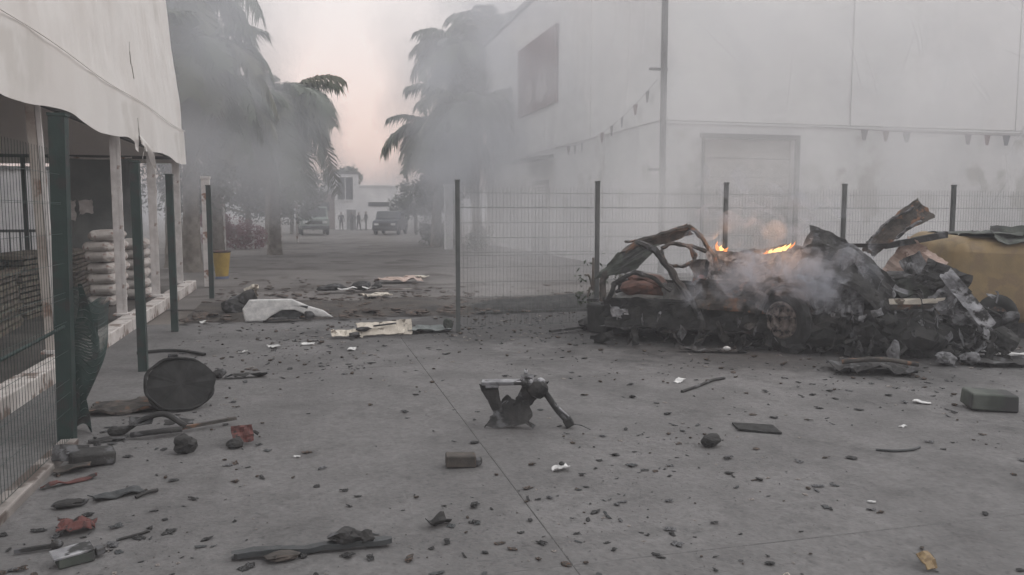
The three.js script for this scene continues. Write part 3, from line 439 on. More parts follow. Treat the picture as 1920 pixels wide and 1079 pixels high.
tree('flowering_shrub', 'dusky purple red bush beside the street past the tent', 'bush', -3.2, -38.5, 0.5, [[0, 0.8, 0, 1.0, 0.8, 0.8], [0.8, 0.6, 0.1, 0.75, 0.6, 0.6], [-0.8, 1.0, 0, 0.9, 0.9, 0.7]], 7200, 0.06, M.leaf[2], 46);
tree('round_shrub', 'dark rounded shrub under the right palms beyond the fence', 'bush', 6.1, -40, 0.4, [[0, 0.7, 0, 0.85, 0.7, 0.7], [0.7, 0.6, 0, 0.7, 0.55, 0.6]], 4200, 0.06, M.leaf[0], 47);
tree('round_shrub', 'small dark shrub by the warehouse side wall behind the fence', 'bush', 7.1, -34, 0.4, [[0, 0.5, 0, 0.55, 0.5, 0.5], [0.3, 0.8, 0, 0.4, 0.4, 0.4]], 3000, 0.05, M.leaf[1], 49);
tree('leggy_plant', 'leggy small leaved plant beside the second grey fence post', 'plant', 4.05, -11.1, 0.7, [[0.0, 1.0, 0, 0.16, 0.18, 0.16], [-0.14, 0.75, 0.05, 0.15, 0.14, 0.15], [0.12, 0.6, 0, 0.15, 0.14, 0.14], [-0.08, 0.42, 0, 0.2, 0.16, 0.18], [0.16, 0.3, 0.05, 0.2, 0.16, 0.18]], 420, 0.04, M.leaf[0], 50);
tree('leggy_plant', 'thin low plant rooted right of the leggy one at the fence', 'plant', 4.5, -11.2, 0.5, [[0.0, 0.7, 0, 0.16, 0.16, 0.14], [0.14, 0.45, 0, 0.15, 0.16, 0.15], [-0.1, 0.3, 0, 0.2, 0.15, 0.16]], 320, 0.035, M.leaf[3], 51);

/* ---------- far end of the street ---------- */
{
  const b = thing('white_house', 'distant white two storey house with a flat annex', 'building', [3.9, -0.05, -82]);
  const w = mtex([0.62, 0.61, 0.62], [0.74, 0.73, 0.73], { rep: 0.3, s: 52 });
  obj('wall', box(2.3, 5.5, 6, 0, 2.75, -3), w, b); obj('roof', box(2.5, 0.16, 6.2, 0, 5.59, -3), M.trim, b);
  obj('annex_wall', box(3.9, 4.3, 5, 3.12, 2.15, -3.2), w, b); obj('annex_roof', box(4.1, 0.14, 5.2, 3.16, 4.38, -3.2), M.wall, b);
  const wi = obj('window', box(1.5, 2.2, 0.06, -0.15, 4.1, 0.032), M.glass, b); obj('frame', [box(1.7, 0.1, 0.12, -0.15, 5.25, 0.07), box(1.7, 0.1, 0.12, -0.15, 2.95, 0.07), box(0.08, 2.2, 0.1, -0.15, 4.1, 0.08)], M.wall, wi);
  const w2 = obj('window', box(2.1, 0.42, 0.06, 3.2, 2.55, -0.668), M.glass, b); obj('frame', box(2.2, 0.05, 0.1, 3.2, 2.79, -0.65), M.wall, w2);
  obj('door', box(0.9, 2.0, 0.06, 0.4, 1.0, 0.032), M.trim, b);
  const c = thing('small_house', 'distant small brownish house with a pitched roof beside the white one', 'building', [1.75, -0.05, -84]);
  const cm = mtex([0.2, 0.15, 0.14], [0.3, 0.24, 0.22], { rep: 0.4, s: 53 });
  obj('wall', box(2.0, 3.6, 4, 0, 1.8, -2), cm, c); const rs = new THREE.Shape([[-1.25, 3.55], [0, 4.6], [1.25, 3.55]].map(p => new THREE.Vector2(...p))); obj('roof', new THREE.ExtrudeGeometry(rs, { depth: 4.3, bevelEnabled: false }).translate(0, 0.06, -4.15), M.wall, c); obj('window', box(0.8, 0.9, 0.06, 0.1, 2.3, 0.032), M.glass, c);
  const l = thing('street_lamp', 'far globe lamp on a thin post left of the white house', 'lamp', [0.55, -0.05, -76]); obj('post', cyl(0.05, 0.07, 3.1, 0, 1.55, 0), M.greyPost, l); obj('globe', new THREE.SphereGeometry(0.26, 16, 12).translate(0, 3.3, 0), M.whiteBit, l);
  const p = thing('gate_pillar', 'white gate pillar behind the nearest grey fence post', 'pillar', [6.2, -0.05, -36]); obj('shaft', box(0.34, 2.85, 0.34, 0, 1.42, 0), M.wall, p); obj('cap', box(0.44, 0.1, 0.44, 0, 2.9, 0), M.wall, p);
  for (const [x, z, h, la] of [[-2.9, -30.5, 3.5, 'pale thin pole standing in front of the left palms'], [-0.55, -47, 4.2, 'pale thin pole right of the flowering bush'], [-1.5, -49, 4.4, 'pale thin pole left of the parked truck, farther off']]) { const q = thing('utility_pole', la, 'pole', [x, -0.05, z], 0, 'thin poles along the left verge'); obj('shaft', cyl(0.055, 0.075, h, 0, h / 2, 0), M.whitePaint, q); obj('cap', cyl(0.08, 0.08, 0.08, 0, h + 0.04, 0), M.trim, q); }
  const bn = thing('yellow_bin', 'yellow tapered bin standing at the kerb past the tent', 'bin', [-2.1, -0.03, -21.3]);
  obj('body', put(new THREE.CylinderGeometry(0.22, 0.15, 0.62, 20, 4), 0, 0.36, 0), mtex([0.3, 0.2, 0.035], [0.4, 0.27, 0.05], { rep: 2, s: 54 }), bn); obj('rim', new THREE.TorusGeometry(0.22, 0.02, 8, 24).rotateX(Math.PI / 2).translate(0, 0.67, 0), M.red, bn); obj('foot', cyl(0.15, 0.17, 0.06, 0, 0.03, 0), mat([0.1, 0.12, 0.2]), bn);
}
function vehicle(name, label, cat, at, turn, col, kind) { // nose towards +x
  const t = thing(name, label, cat, at, turn), paint = mat(col, { rough: 0.45 }), L = kind === 'truck' ? 5.4 : 4.9, w = kind === 'truck' ? 2.0 : 1.85;
  const prof = kind === 'truck'
    ? [[-2.7, 0.5], [2.6, 0.5], [2.7, 0.7], [2.65, 1.15], [1.5, 1.3], [1.0, 2.0], [0.8, 2.08], [-0.7, 2.08], [-0.85, 1.95], [-0.9, 1.35], [-2.7, 1.35]]
    : [[-2.45, 0.4], [2.4, 0.4], [2.45, 0.65], [2.35, 1.0], [1.25, 1.12], [0.6, 1.72], [-0.9, 1.76], [-1.1, 1.15], [-2.45, 1.15]];
  const s = new THREE.Shape(prof.map(p => new THREE.Vector2(...p))); obj('body', new THREE.ExtrudeGeometry(s, { depth: w - 0.16, bevelEnabled: true, bevelThickness: 0.08, bevelSize: 0.06, bevelSegments: 2 }).translate(0, 0, -(w - 0.16) / 2), paint, t);
  const a = kind === 'truck' ? [[1.53, 1.36], [1.06, 1.98]] : [[1.22, 1.18], [0.68, 1.68]]; obj('windscreen', beam([a[0][0] + 0.05, a[0][1] + 0.05, 0], [a[1][0] + 0.05, a[1][1] + 0.05, 0], w - 0.3, 0.02), M.glass, t);
  for (const z of [-1, 1]) { obj('side_window', box(1.3, 0.42, 0.02, 0.1, kind === 'truck' ? 1.7 : 1.42, z * (w / 2 + 0.006)), M.glass, t); obj('headlight', rbox(0.06, 0.16, 0.34, 0.02, kind === 'truck' ? 2.74 : 2.49, kind === 'truck' ? 0.98 : 0.82, z * (w / 2 - 0.3)), M.whiteBit, t); }
  obj('grille', box(0.05, 0.24, w - 1.0, kind === 'truck' ? 2.75 : 2.5, kind === 'truck' ? 0.96 : 0.8, 0), M.char, t); obj('bumper', rbox(0.2, 0.22, w, 0.04, kind === 'truck' ? 2.78 : 2.52, kind === 'truck' ? 0.62 : 0.52, 0), M.greyPost, t);
  if (kind === 'truck') obj('roof_rack', [beam([-0.6, 2.2, -0.7], [-0.6, 2.2, 0.7], 0.06), beam([0.7, 2.2, -0.7], [0.7, 2.2, 0.7], 0.06), beam([-0.6, 2.2, 0.7], [0.7, 2.2, 0.7], 0.05), beam([-0.6, 2.2, -0.7], [0.7, 2.2, -0.7], 0.05), box(0.2, 0.1, 1.2, 0.6, 2.26, 0)], M.greyPost, t);
  for (const x of [-L * 0.31, L * 0.31]) for (const z of [-1, 1]) { const wh = obj('wheel', new THREE.TorusGeometry(0.26, 0.12, 10, 22).translate(x, 0.38, z * (w / 2 - 0.06)), M.rubber, t); obj('rim', cyl(0.2, 0.2, 0.12, x, 0.38, z * (w / 2 - 0.04), Math.PI / 2), M.bareSteel, wh); }
  return t;
}
vehicle('pickup_truck', 'pale green truck with a roof rack parked facing us far down the street', 'truck', [0.45, -0.04, -63.5], -Math.PI / 2 + 0.05, [0.2, 0.24, 0.22], 'truck');
vehicle('pickup_truck', 'dark blue pickup standing askew by the distant white house', 'truck', [6.25, -0.04, -62.5], -Math.PI / 2 - 0.28, [0.025, 0.03, 0.045], 'pickup');
/* four far figures, each one continuous body */
function person(label, x, z, turn, o) {
  const { h = 1.72, cloth = [0.02, 0.022, 0.026], legs = [0.03, 0.03, 0.034], arm = 0.25, stride = 0.1, skin = [0.16, 0.1, 0.075], vest = null } = o, s = h / 1.72, B = [];
  const cap = (a, b, ra, rb) => B.push([a, b, ra, rb]);
  const hip = 0.92, sh = 1.42;
  for (const d of [-1, 1]) { const f = d * stride; cap([d * 0.09, hip, 0], [d * 0.11, 0.5, f * 0.6], 0.095, 0.062); cap([d * 0.11, 0.5, f * 0.6], [d * 0.12, 0.08, f], 0.062, 0.042); cap([d * 0.12, 0.05, f - 0.04], [d * 0.125, 0.035, f + 0.15], 0.045, 0.034); cap([d * 0.19, sh, 0], [d * (0.22 + arm * 0.2), 1.14, -0.02], 0.058, 0.045); cap([d * (0.22 + arm * 0.2), 1.14, -0.02], [d * (0.2 + arm * 0.1), 0.9, 0.1 + arm * 0.3], 0.044, 0.032); cap([d * (0.2 + arm * 0.1), 0.88, 0.11 + arm * 0.3], [d * (0.19 + arm * 0.1), 0.8, 0.14 + arm * 0.32], 0.036, 0.022); }
  cap([0, 0.96, 0], [0, 1.3, -0.01], 0.13, 0.15); cap([-0.12, 1.37, 0], [0.12, 1.37, 0], 0.1, 0.1); cap([0, 1.42, 0], [0, 1.56, 0.01], 0.055, 0.052); cap([0, 1.6, 0.015], [0, 1.65, 0.005], 0.082, 0.088); cap([0, 1.6, 0.1], [0, 1.585, 0.105], 0.016, 0.014);
  const f = (px, py, pz) => { let d = 9; for (const [a, b, ra, rb] of B) { const vx = b[0] - a[0], vy = b[1] - a[1], vz = b[2] - a[2], t = clamp(((px - a[0]) * vx + (py - a[1]) * vy + (pz - a[2]) * vz) / (vx * vx + vy * vy + vz * vz)), e = Math.hypot(px - a[0] - vx * t, py - a[1] - vy * t, pz - a[2] - vz * t) - mixf(ra, rb, t), k = 0.03, q = Math.max(k - Math.abs(d - e), 0) / k; d = Math.min(d, e) - q * q * k * 0.25; } return d; };
  const g = field([-0.45, -0.02, -0.35], [0.45, 1.78, 0.45], 0.022, f), p = g.attributes.position, c = new Float32Array(p.count * 3);
  for (let i = 0; i < p.count; i++) { const y = p.getY(i), k = y > 1.71 || (y > 1.62 && p.getZ(i) < 0) ? [0.015, 0.013, 0.012] : y > 1.5 ? skin : y < 0.09 ? [0.015, 0.015, 0.015] : y < 0.92 && Math.abs(p.getX(i)) > 0.185 ? skin : y < 0.95 ? legs : vest && y > 1.0 && Math.abs(p.getX(i)) < 0.17 ? vest : cloth; c.set(k, i * 3); }
  g.setAttribute('color', new THREE.BufferAttribute(c, 3)); const m = new THREE.Mesh(g, new THREE.MeshStandardMaterial({ vertexColors: true, roughness: 0.9 })); m.name = numbered('person'); m.position.set(x, -0.03, z); m.rotation.y = turn; m.scale.setScalar(s); m.castShadow = true; scene.add(m); tag(m, label, 'person', 'people standing at the end of the street');
}
person('person in dark clothes standing furthest left of the distant group', 3.12, -77.4, 0.3, { stride: 0.06 });
person('person in dark clothes standing second from left, arms bent forward', 4.08, -77.2, -0.5, { arm: 0.7, h: 1.76 });
person('person in dark clothes close on the right of the second one', 4.72, -77.1, 0.9, { stride: 0.14, h: 1.7 });
person('person in dark clothes standing rightmost, next to the dark pickup', 5.5, -78.6, -1.2, { arm: 0.5, h: 1.78, legs: [0.05, 0.05, 0.05] });

/* ---------- the burnt car ---------- */
{
  const w = thing('burnt_car', 'burnt out car wreck, torn open and still burning by the fence', 'car', [3.68, 0, -9.32], -Math.atan2(0.5175, 0.855));
  const bent = new Set(['roof_rail', 'front_pillar', 'middle_pillar', 'rear_pillar', 'far_window_frame', 'far_rail', 'wheel_arch', 'cross_beam', 'lid_edge', 'bumper_bar', 'seat_frame', 'rim', 'tyre', 'suspension']);
  const P = (name, g, m, label, parent = w) => { if (bent.has(name)) g = crumple(g, name === 'rim' || name === 'tyre' ? 0.022 : 0.035, name === 'rim' || name === 'tyre' ? 9 : 11, 5); const o = obj(name, g, m, parent); if (label) o.userData.label = label; return o; };
  // cabin frame at the left
  P('roof_rail', [pipe([[-0.14, 0.84, -0.1], [0.05, 1.06, -0.12], [0.28, 1.24, -0.15], [0.6, 1.36, -0.18], [0.88, 1.44, -0.2]], 0.032, 24, 7), sheet(0.66, 0.12, { nx: 12, ny: 4, amp: 0.02, seed: 3 }).applyMatrix4(new THREE.Matrix4().makeRotationZ(0.34)).translate(0.6, 1.29, -0.24)], M.burnt, 'bent roof rail rising to a peak');
  P('front_pillar', pipe([[0.88, 1.44, -0.2], [1.0, 1.34, -0.2], [1.12, 1.18, -0.18], [1.2, 1.06, -0.15], [1.24, 0.9, -0.12]], 0.03, 16, 7), M.burnt);
  P('middle_pillar', pipe([[0.28, 1.23, -0.12], [0.5, 1.13, -0.08], [0.66, 0.93, -0.04], [0.85, 0.66, 0], [1.02, 0.44, 0.03], [1.1, 0.2, 0.05]], 0.042, 24, 7), M.char, 'thick black pillar slanting down to the sill');
  P('rear_pillar', [pipe([[-0.16, 0.5, -0.08], [-0.15, 0.78, -0.1], [-0.02, 0.98, -0.12], [0.12, 1.12, -0.13], [0.3, 1.22, -0.14]], 0.04, 20, 7), pipe([[0.06, 1.24, -0.4], [0.3, 1.25, -0.2], [0.46, 1.2, -0.14]], 0.016, 10, 5)], M.burnt);
  P('far_window_frame', pipe([[0.42, 1.12, -1.3], [0.54, 1.17, -1.32], [0.7, 1.18, -1.32], [0.84, 1.1, -1.3], [0.9, 1.0, -1.28], [0.78, 0.9, -1.26], [0.62, 0.88, -1.26], [0.48, 0.95, -1.28], [0.42, 1.1, -1.3]], 0.026, 40, 6), M.burnt, 'rounded far window frame seen through the cabin');
  P('far_rail', [pipe([[-0.3, 0.86, -1.35], [0.0, 1.14, -1.38], [0.4, 1.2, -1.36], [0.95, 1.12, -1.32], [1.2, 0.95, -1.3]], 0.028, 20, 6), pipe([[0.8, 1.15, -1.3], [0.95, 0.8, -1.28], [1.0, 0.4, -1.25]], 0.03, 12, 6)], M.burnt);
  P('wheel_arch', pipe([[-0.08, 0.5, 0.05], [0.02, 0.72, 0.06], [0.2, 0.86, 0.06], [0.42, 0.85, 0.06], [0.6, 0.73, 0.05], [0.7, 0.66, 0.04]], 0.028, 24, 6), M.char);
  P('rear_panel', sheet(0.52, 0.34, { nx: 16, ny: 12, amp: 0.05, seed: 7, shape: (u, v, x, y, z) => [x + 0.14 + v * 0.3, y + 1.0 + 0.12 * u, z - 0.1] }), M.oldGreen, 'scorched olive panel under the roof rail');
  P('rear_panel', sheet(0.4, 0.5, { nx: 14, ny: 14, amp: 0.05, seed: 8, shape: (u, v, x, y, z) => [x * (1 - 0.7 * v) + 0.8 - v * 0.18, y + 0.5, z - 0.08] }), M.seatGrey);
  const seat = P('seat', [lump(3, 0.3, 0.13, 0.28, 0.35, 3).translate(0.3, 0.62, -0.55), lump(5, 0.26, 0.1, 0.24, 0.4, 3).rotateZ(-0.2).translate(0.34, 0.72, -0.6)], M.seat, 'rust red seat cushion inside the cabin'); P('seat_frame', [pipe([[0.0, 0.5, -0.4], [0.3, 0.47, -0.38], [0.66, 0.52, -0.4]], 0.025, 12, 6), lump(9, 0.36, 0.09, 0.3, 0.4).translate(0.3, 0.5, -0.55)], M.seatGrey, null, seat);
  P('bonnet_sheet', sheet(1.35, 0.62, { nx: 30, ny: 16, amp: 0.09, freq: 3.2, seed: 11, shape: (u, v, x, y, z) => [x + 1.78, y + 0.86 + 0.05 * Math.sin(u * 7), z - 0.25 - 0.35 * v] }), M.ash, 'ash grey crumpled sheet with smoke over it');
  P('bonnet_sheet', sheet(1.25, 0.9, { nx: 28, ny: 20, amp: 0.09, freq: 3, seed: 12 }).rotateX(-Math.PI / 2 + 0.1).translate(1.75, 1.02, -0.85), M.char);
  P('bulkhead', sheet(1.3, 0.7, { nx: 26, ny: 16, amp: 0.08, freq: 4, seed: 13 }).rotateY(Math.PI / 2 - 0.3).translate(1.18, 0.68, -0.7), M.char);
  P('side_panel', sheet(2.1, 0.36, { nx: 44, ny: 12, amp: 0.07, freq: 3.4, seed: 14, jag: 0.2 }).translate(0.95, 0.38, 0.0), M.soot, 'black crumpled lower side');
  P('side_panel', sheet(1.0, 0.36, { nx: 20, ny: 10, amp: 0.06, freq: 4, seed: 15 }).rotateZ(-0.05).translate(1.48, 0.62, 0.04), M.burnt);
  P('far_side_panel', sheet(2.3, 0.55, { nx: 30, ny: 12, amp: 0.07, freq: 3, seed: 16 }).translate(0.95, 0.4, -1.4), M.char);
  P('floor_pan', sheet(4.1, 1.4, { nx: 60, ny: 20, amp: 0.06, freq: 3, seed: 17 }).rotateX(-Math.PI / 2).translate(1.95, 0.17, -0.7), M.char);
  P('steering_bits', [lump(21, 0.09, 0.07, 0.08, 0.6).translate(1.02, 0.78, -0.2), lump(22, 0.06, 0.05, 0.05, 0.6).translate(1.1, 0.68, -0.15)], M.red, 'small scorched red fitting behind the pillar'); P('pale_fitting', [lump(23, 0.035, 0.045, 0.03, 0.6).translate(1.06, 0.7, -0.08), lump(24, 0.03, 0.03, 0.03, 0.5).translate(1.12, 0.58, -0.04)], M.whiteBit);
  // wheel, turned out
  const wh = new THREE.Group(); wh.name = 'wheel'; wh.position.set(2.02, 0.37, 0.12); wh.rotation.set(0.04, -0.72, 0.05); w.add(wh);
  P('tyre', [new THREE.TorusGeometry(0.27, 0.085, 10, 30).scale(1, 1, 1.15), lump(31, 0.2, 0.1, 0.1, 0.6).translate(0.05, -0.3, 0)], M.rubber, 'burnt tyre sagging off its rim', wh);
  P('rim', [put(new THREE.TorusGeometry(0.2, 0.022, 8, 28), 0, 0, 0.06), put(new THREE.TorusGeometry(0.085, 0.03, 8, 20), 0, -0.02, 0.07), cyl(0.2, 0.19, 0.1, 0, 0, 0.0, Math.PI / 2), ...[0, 1, 2, 3, 4].map(k => beam([0.08 * Math.cos(k * 1.257 + 0.3), 0.08 * Math.sin(k * 1.257 + 0.3), 0.075], [0.19 * Math.cos(k * 1.257 + 0.3), 0.19 * Math.sin(k * 1.257 + 0.3), 0.065], 0.035, 0.02))], mtex([0.1, 0.08, 0.072], [0.22, 0.19, 0.175], { rep: 4, s: 56, c: [0.03, 0.03, 0.03], cs: 0.52 }), 'scorched wheel rim', wh);
  P('wheel_arch', pipe([[1.74, 0.42, 0.1], [1.8, 0.66, 0.1], [2.0, 0.78, 0.1], [2.22, 0.72, 0.1], [2.34, 0.5, 0.1]], 0.03, 22, 6), M.char);
  P('suspension', [pipe([[1.98, 0.62, -0.1], [2.0, 0.85, -0.14]], 0.06, 4, 8), beam([2.0, 0.35, 0.0], [2.1, 0.3, -0.9], 0.06), beam([2.0, 0.5, 0.1], [2.02, 0.72, 0.08], 0.05)], M.burnt);
  // torn front
  P('torn_wing', sheet(0.95, 0.42, { nx: 22, ny: 12, amp: 0.06, freq: 4, seed: 19, shape: (u, v, x, y, z) => [x + 2.68 + v * 0.12, y * (1 - 0.3 * u) + 1.03 - u * 0.62 - 0.5 * u * u, z + 0.02 - 0.2 * v] }), M.char, 'black torn wing slanting down to the right');
  P('torn_wing', sheet(0.62, 0.72, { nx: 18, ny: 18, amp: 0.11, freq: 4.5, seed: 20, shape: (u, v, x, y, z) => [x + 2.56, y + 0.72, z + 0.02] }), M.ash, 'ash streaked crumpled wing');
  P('torn_wing', sheet(0.5, 0.5, { nx: 14, ny: 14, amp: 0.1, freq: 5, seed: 22, shape: (u, v, x, y, z) => [x * (0.7 - v) + 2.36, y + 1.08, z - 0.15] }), M.char, 'upright black shard with a pointed tip');
  P('cowl', sheet(0.7, 0.5, { nx: 16, ny: 12, amp: 0.12, freq: 4, seed: 23 }).rotateX(-0.7).translate(2.75, 0.62, -0.5), M.ash);
  P('cross_beam', [beam([2.6, 1.2, -0.8], [3.2, 1.21, -0.85], 0.09, 0.05), beam([3.18, 1.2, -0.85], [3.9, 1.34, -1.1], 0.05, 0.07), pipe([[2.75, 1.2, -0.8], [2.86, 1.05, -0.7], [2.8, 0.9, -0.6]], 0.03, 8, 6)], M.char, 'dark straight cross beam');
  const lid = P('raised_lid', sheet(0.86, 0.34, { nx: 24, ny: 12, amp: 0.03, freq: 4, seed: 24, bend: -0.06, shape: (u, v, x, y, z) => { const a = 0.72 - 0.25 * u, X = x * Math.cos(a) - (y + 0.03) * Math.sin(a) * (0.7 + 0.3 * u), Y = x * Math.sin(a) + y * Math.cos(a) * (0.6 + 0.5 * u); return [X + 3.3, Y + 1.42, z - 0.9 - 0.15 * v]; } }), M.burnt, 'bonnet lid flung up like a wing'); P('lid_edge', pipe([[2.98, 1.24, -0.86], [3.18, 1.46, -0.88], [3.38, 1.6, -0.9], [3.5, 1.66, -0.92]], 0.018, 16, 6), M.ash, null, lid); P('lid_edge', pipe([[3.3, 1.3, -0.8], [3.46, 1.44, -0.84], [3.6, 1.52, -0.9], [3.68, 1.58, -0.95]], 0.02, 12, 6), M.ash, null, lid);
  P('engine_block', [rbox(0.6, 0.42, 0.6, 0.05, 3.28, 0.42, -0.7, 0.1, 0.2, 0.05), lump(41, 0.22, 0.16, 0.2, 0.5).translate(3.08, 0.72, -0.6), lump(42, 0.28, 0.12, 0.2, 0.4).translate(3.36, 0.78, -0.7), cyl(0.09, 0.09, 0.5, 3.3, 0.68, -0.5, 0, 0, 1.5), cyl(0.13, 0.13, 0.05, 3.66, 0.5, -0.5, 0, 0, 1.5), lump(43, 0.12, 0.1, 0.1, 0.6).translate(3.62, 0.9, -0.8)], M.char);
  P('inner_wing', sheet(0.55, 0.5, { nx: 14, ny: 12, amp: 0.08, freq: 4, seed: 26 }).rotateZ(-0.6).translate(3.55, 0.96, -1.0), M.pink, 'pinkish scorched inner wing'); P('inner_wing', sheet(0.26, 0.44, { nx: 10, ny: 12, amp: 0.06, freq: 4, seed: 27 }).rotateZ(0.5).translate(3.52, 0.9, -0.6), M.ash); P('inner_wing', sheet(0.5, 0.3, { nx: 12, ny: 10, amp: 0.06, freq: 4, seed: 28 }).rotateZ(0.3).translate(3.52, 0.74, -0.35), M.oldGreen);
  P('bumper_bar', [beam([3.06, 0.6, 0.02], [3.46, 0.62, 0.02], 0.05, 0.07), beam([3.46, 0.62, 0.02], [3.72, 0.635, -0.02], 0.05, 0.055)], M.cream, 'pale bare bumper bar'); P('bumper_bar', [beam([3.06, 0.53, 0.0], [3.75, 0.575, -0.03], 0.06, 0.05), sheet(0.2, 0.16, { nx: 6, ny: 6, amp: 0.04, seed: 29 }).translate(3.78, 0.6, -0.05)], M.burnt);
  P('bare_wing', sheet(0.74, 0.15, { nx: 20, ny: 6, amp: 0.035, freq: 5, seed: 30, shape: (u, v, x, y, z) => { const a = -0.9; return [x * Math.cos(a) - y * Math.sin(a) + 3.9, x * Math.sin(a) + y * Math.cos(a) + 0.66, z + 0.1]; } }), M.bareSteel, 'bare silver wing edge slanting down at the right');
  P('bare_wing', sheet(0.62, 0.26, { nx: 16, ny: 8, amp: 0.06, freq: 5, seed: 31, shape: (u, v, x, y, z) => { const a = -0.85; return [x * Math.cos(a) - y * Math.sin(a) + 3.82, x * Math.sin(a) + y * Math.cos(a) + 0.5, z]; } }), M.ash);
  P('nose_panel', sheet(0.5, 0.32, { nx: 14, ny: 10, amp: 0.09, freq: 5, seed: 32 }).translate(4.2, 0.36, -0.1), M.char);
  P('inner_wing', sheet(0.5, 0.3, { nx: 14, ny: 8, amp: 0.09, freq: 5, seed: 34 }).rotateZ(-0.4).translate(3.72, 0.86, -0.2), M.char);
  P('engine_bay_bits', [lump(51, 0.16, 0.1, 0.14, 0.7).translate(3.72, 0.82, -0.3), lump(52, 0.12, 0.12, 0.12, 0.7).translate(4.3, 0.24, 0.05), lump(53, 0.2, 0.14, 0.2, 0.6).translate(3.9, 0.3, -0.2), lump(54, 0.3, 0.18, 0.25, 0.6).translate(3.4, 0.22, 0.0), lump(56, 0.3, 0.2, 0.3, 0.6).translate(2.45, 0.26, -0.05)], M.soot);
  for (const [s, y, z, k] of [[1.45, 0.26, -0.5, 3], [2.5, 0.3, -0.1, 4], [3.0, 0.28, -0.15, 5], [3.5, 0.24, -0.2, 6], [1.6, 0.45, -0.5, 8], [2.75, 0.5, -0.45, 9]]) P('molten_lump', lump(400 + k, 0.32, 0.16 + 0.015 * k, 0.3, 1.1, 4).translate(s, y, z), M.soot);
  // heap of black shards along the bottom
  const r = RNG(77), heap = [];
  for (let i = 0; i < 100; i++) { const s = i < 76 ? 2.0 + 2.3 * r() : -0.1 + 2.2 * r(), z = 0.35 - 1.4 * r() * r(), q = sheet(0.1 + 0.28 * r(), 0.03 + 0.1 * r(), { nx: 6, ny: 4, amp: 0.06, jag: 0.4, freq: 6, seed: 100 + i, th: 0.005 }); put(q, s, 0.06 + (i < 70 ? 0.5 : 0.3) * r() * r(), z, 6 * r(), 6 * r(), 6 * r()); heap.push(q); }
  for (let i = 0; i < 36; i++) { const s = 1.9 + 2.4 * r(), y = 0.1 + 0.6 * r(); heap.push(pipe([[s, y, 0.1 - 0.6 * r()], [s + 0.2 * (r() - 0.3), y + 0.2 * (r() - 0.6), 0.15 - 0.5 * r()], [s + 0.5 * (r() - 0.4), Math.max(0.03, y - 0.4 * r()), 0.25 - 0.5 * r()]], 0.006 + 0.012 * r(), 8, 4)); }
  const hp = P('charred_scraps', heap, M.soot); hp.userData.kind = 'stuff';
  const heap2 = []; for (let i = 0; i < 84; i++) { const q = sheet(0.06 + 0.15 * r(), 0.05 + 0.12 * r(), { nx: 4, ny: 3, amp: 0.04, freq: 6, seed: 300 + i, th: 0.005 }); put(q, i < 60 ? 2.2 + 2.0 * r() : 4.2 * r(), 0.05 + (i < 60 ? 0.75 : 0.4) * r(), 0.28 - 0.6 * r(), 6 * r(), 6 * r(), 6 * r()); heap2.push(q); }
  const hp2 = P('ashen_scraps', heap2, M.ash); hp2.userData.kind = 'stuff';
  // flames
  function flame(label, x, y, z, parts, power) {
    const f = thing('flame', label, 'flame', [0, 0, 0]); const p = w.localToWorld(V(x, y, z)); f.position.copy(p); f.rotation.y = w.rotation.y;
    parts.forEach(([dx, dy, hw, hh, lean, hot], i) => { const g = new THREE.ConeGeometry(1, 2, 9, 8), q = g.attributes.position; for (let k = 0; k < q.count; k++) { const t = (q.getY(k) + 1) / 2, n = 1 + 0.5 * (vn(t * 5, i * 3 + k % 9 * 0.7) - 0.5), b = Math.sin(Math.PI * Math.min(1, t * 0.85 + 0.18)); q.setXYZ(k, q.getX(k) / Math.max(0.12, 1 - t) * b * hw * n * (1 - 0.75 * t) + lean * t + 0.25 * hw * Math.sin(t * 7 + i), t * hh, q.getZ(k) * hw * 0.7 * n); }
      const m = mat([0.05, 0.02, 0.01], { rough: 1 }); m.emissive.setRGB(...(hot ? [1, 0.62, 0.22] : [1, 0.34, 0.12])); m.emissiveIntensity = hot ? 2.2 : 1.2; obj('flame_tongue', g.translate(dx, dy, 0), m, f); });
    const l = new THREE.PointLight(new THREE.Color(1, 0.45, 0.16), power); l.position.set(0, 0.14, 0.06); l.castShadow = true; l.shadow.radius = 4; f.add(l); return f;
  }
  w.updateMatrixWorld(true);
  flame('larger yellow flame licking over the crumpled bonnet', 1.92, 1.13, -0.05, [[-0.1, 0, 0.035, 0.06, 0.05, 1], [-0.05, 0.01, 0.04, 0.07, 0.07, 1], [0.01, 0.02, 0.04, 0.09, 0.08, 1], [0.07, 0.03, 0.03, 0.1, 0.08, 1], [0.14, 0.06, 0.02, 0.09, 0.06, 0], [-0.14, -0.01, 0.03, 0.05, 0.03, 0]], 0.5);
  flame('smaller orange flame next to the front pillar', 1.27, 1.15, -0.1, [[0, 0, 0.035, 0.07, 0.01, 1], [-0.04, 0, 0.03, 0.12, -0.01, 0], [0.05, -0.01, 0.03, 0.06, 0.03, 0]], 0.28);
}
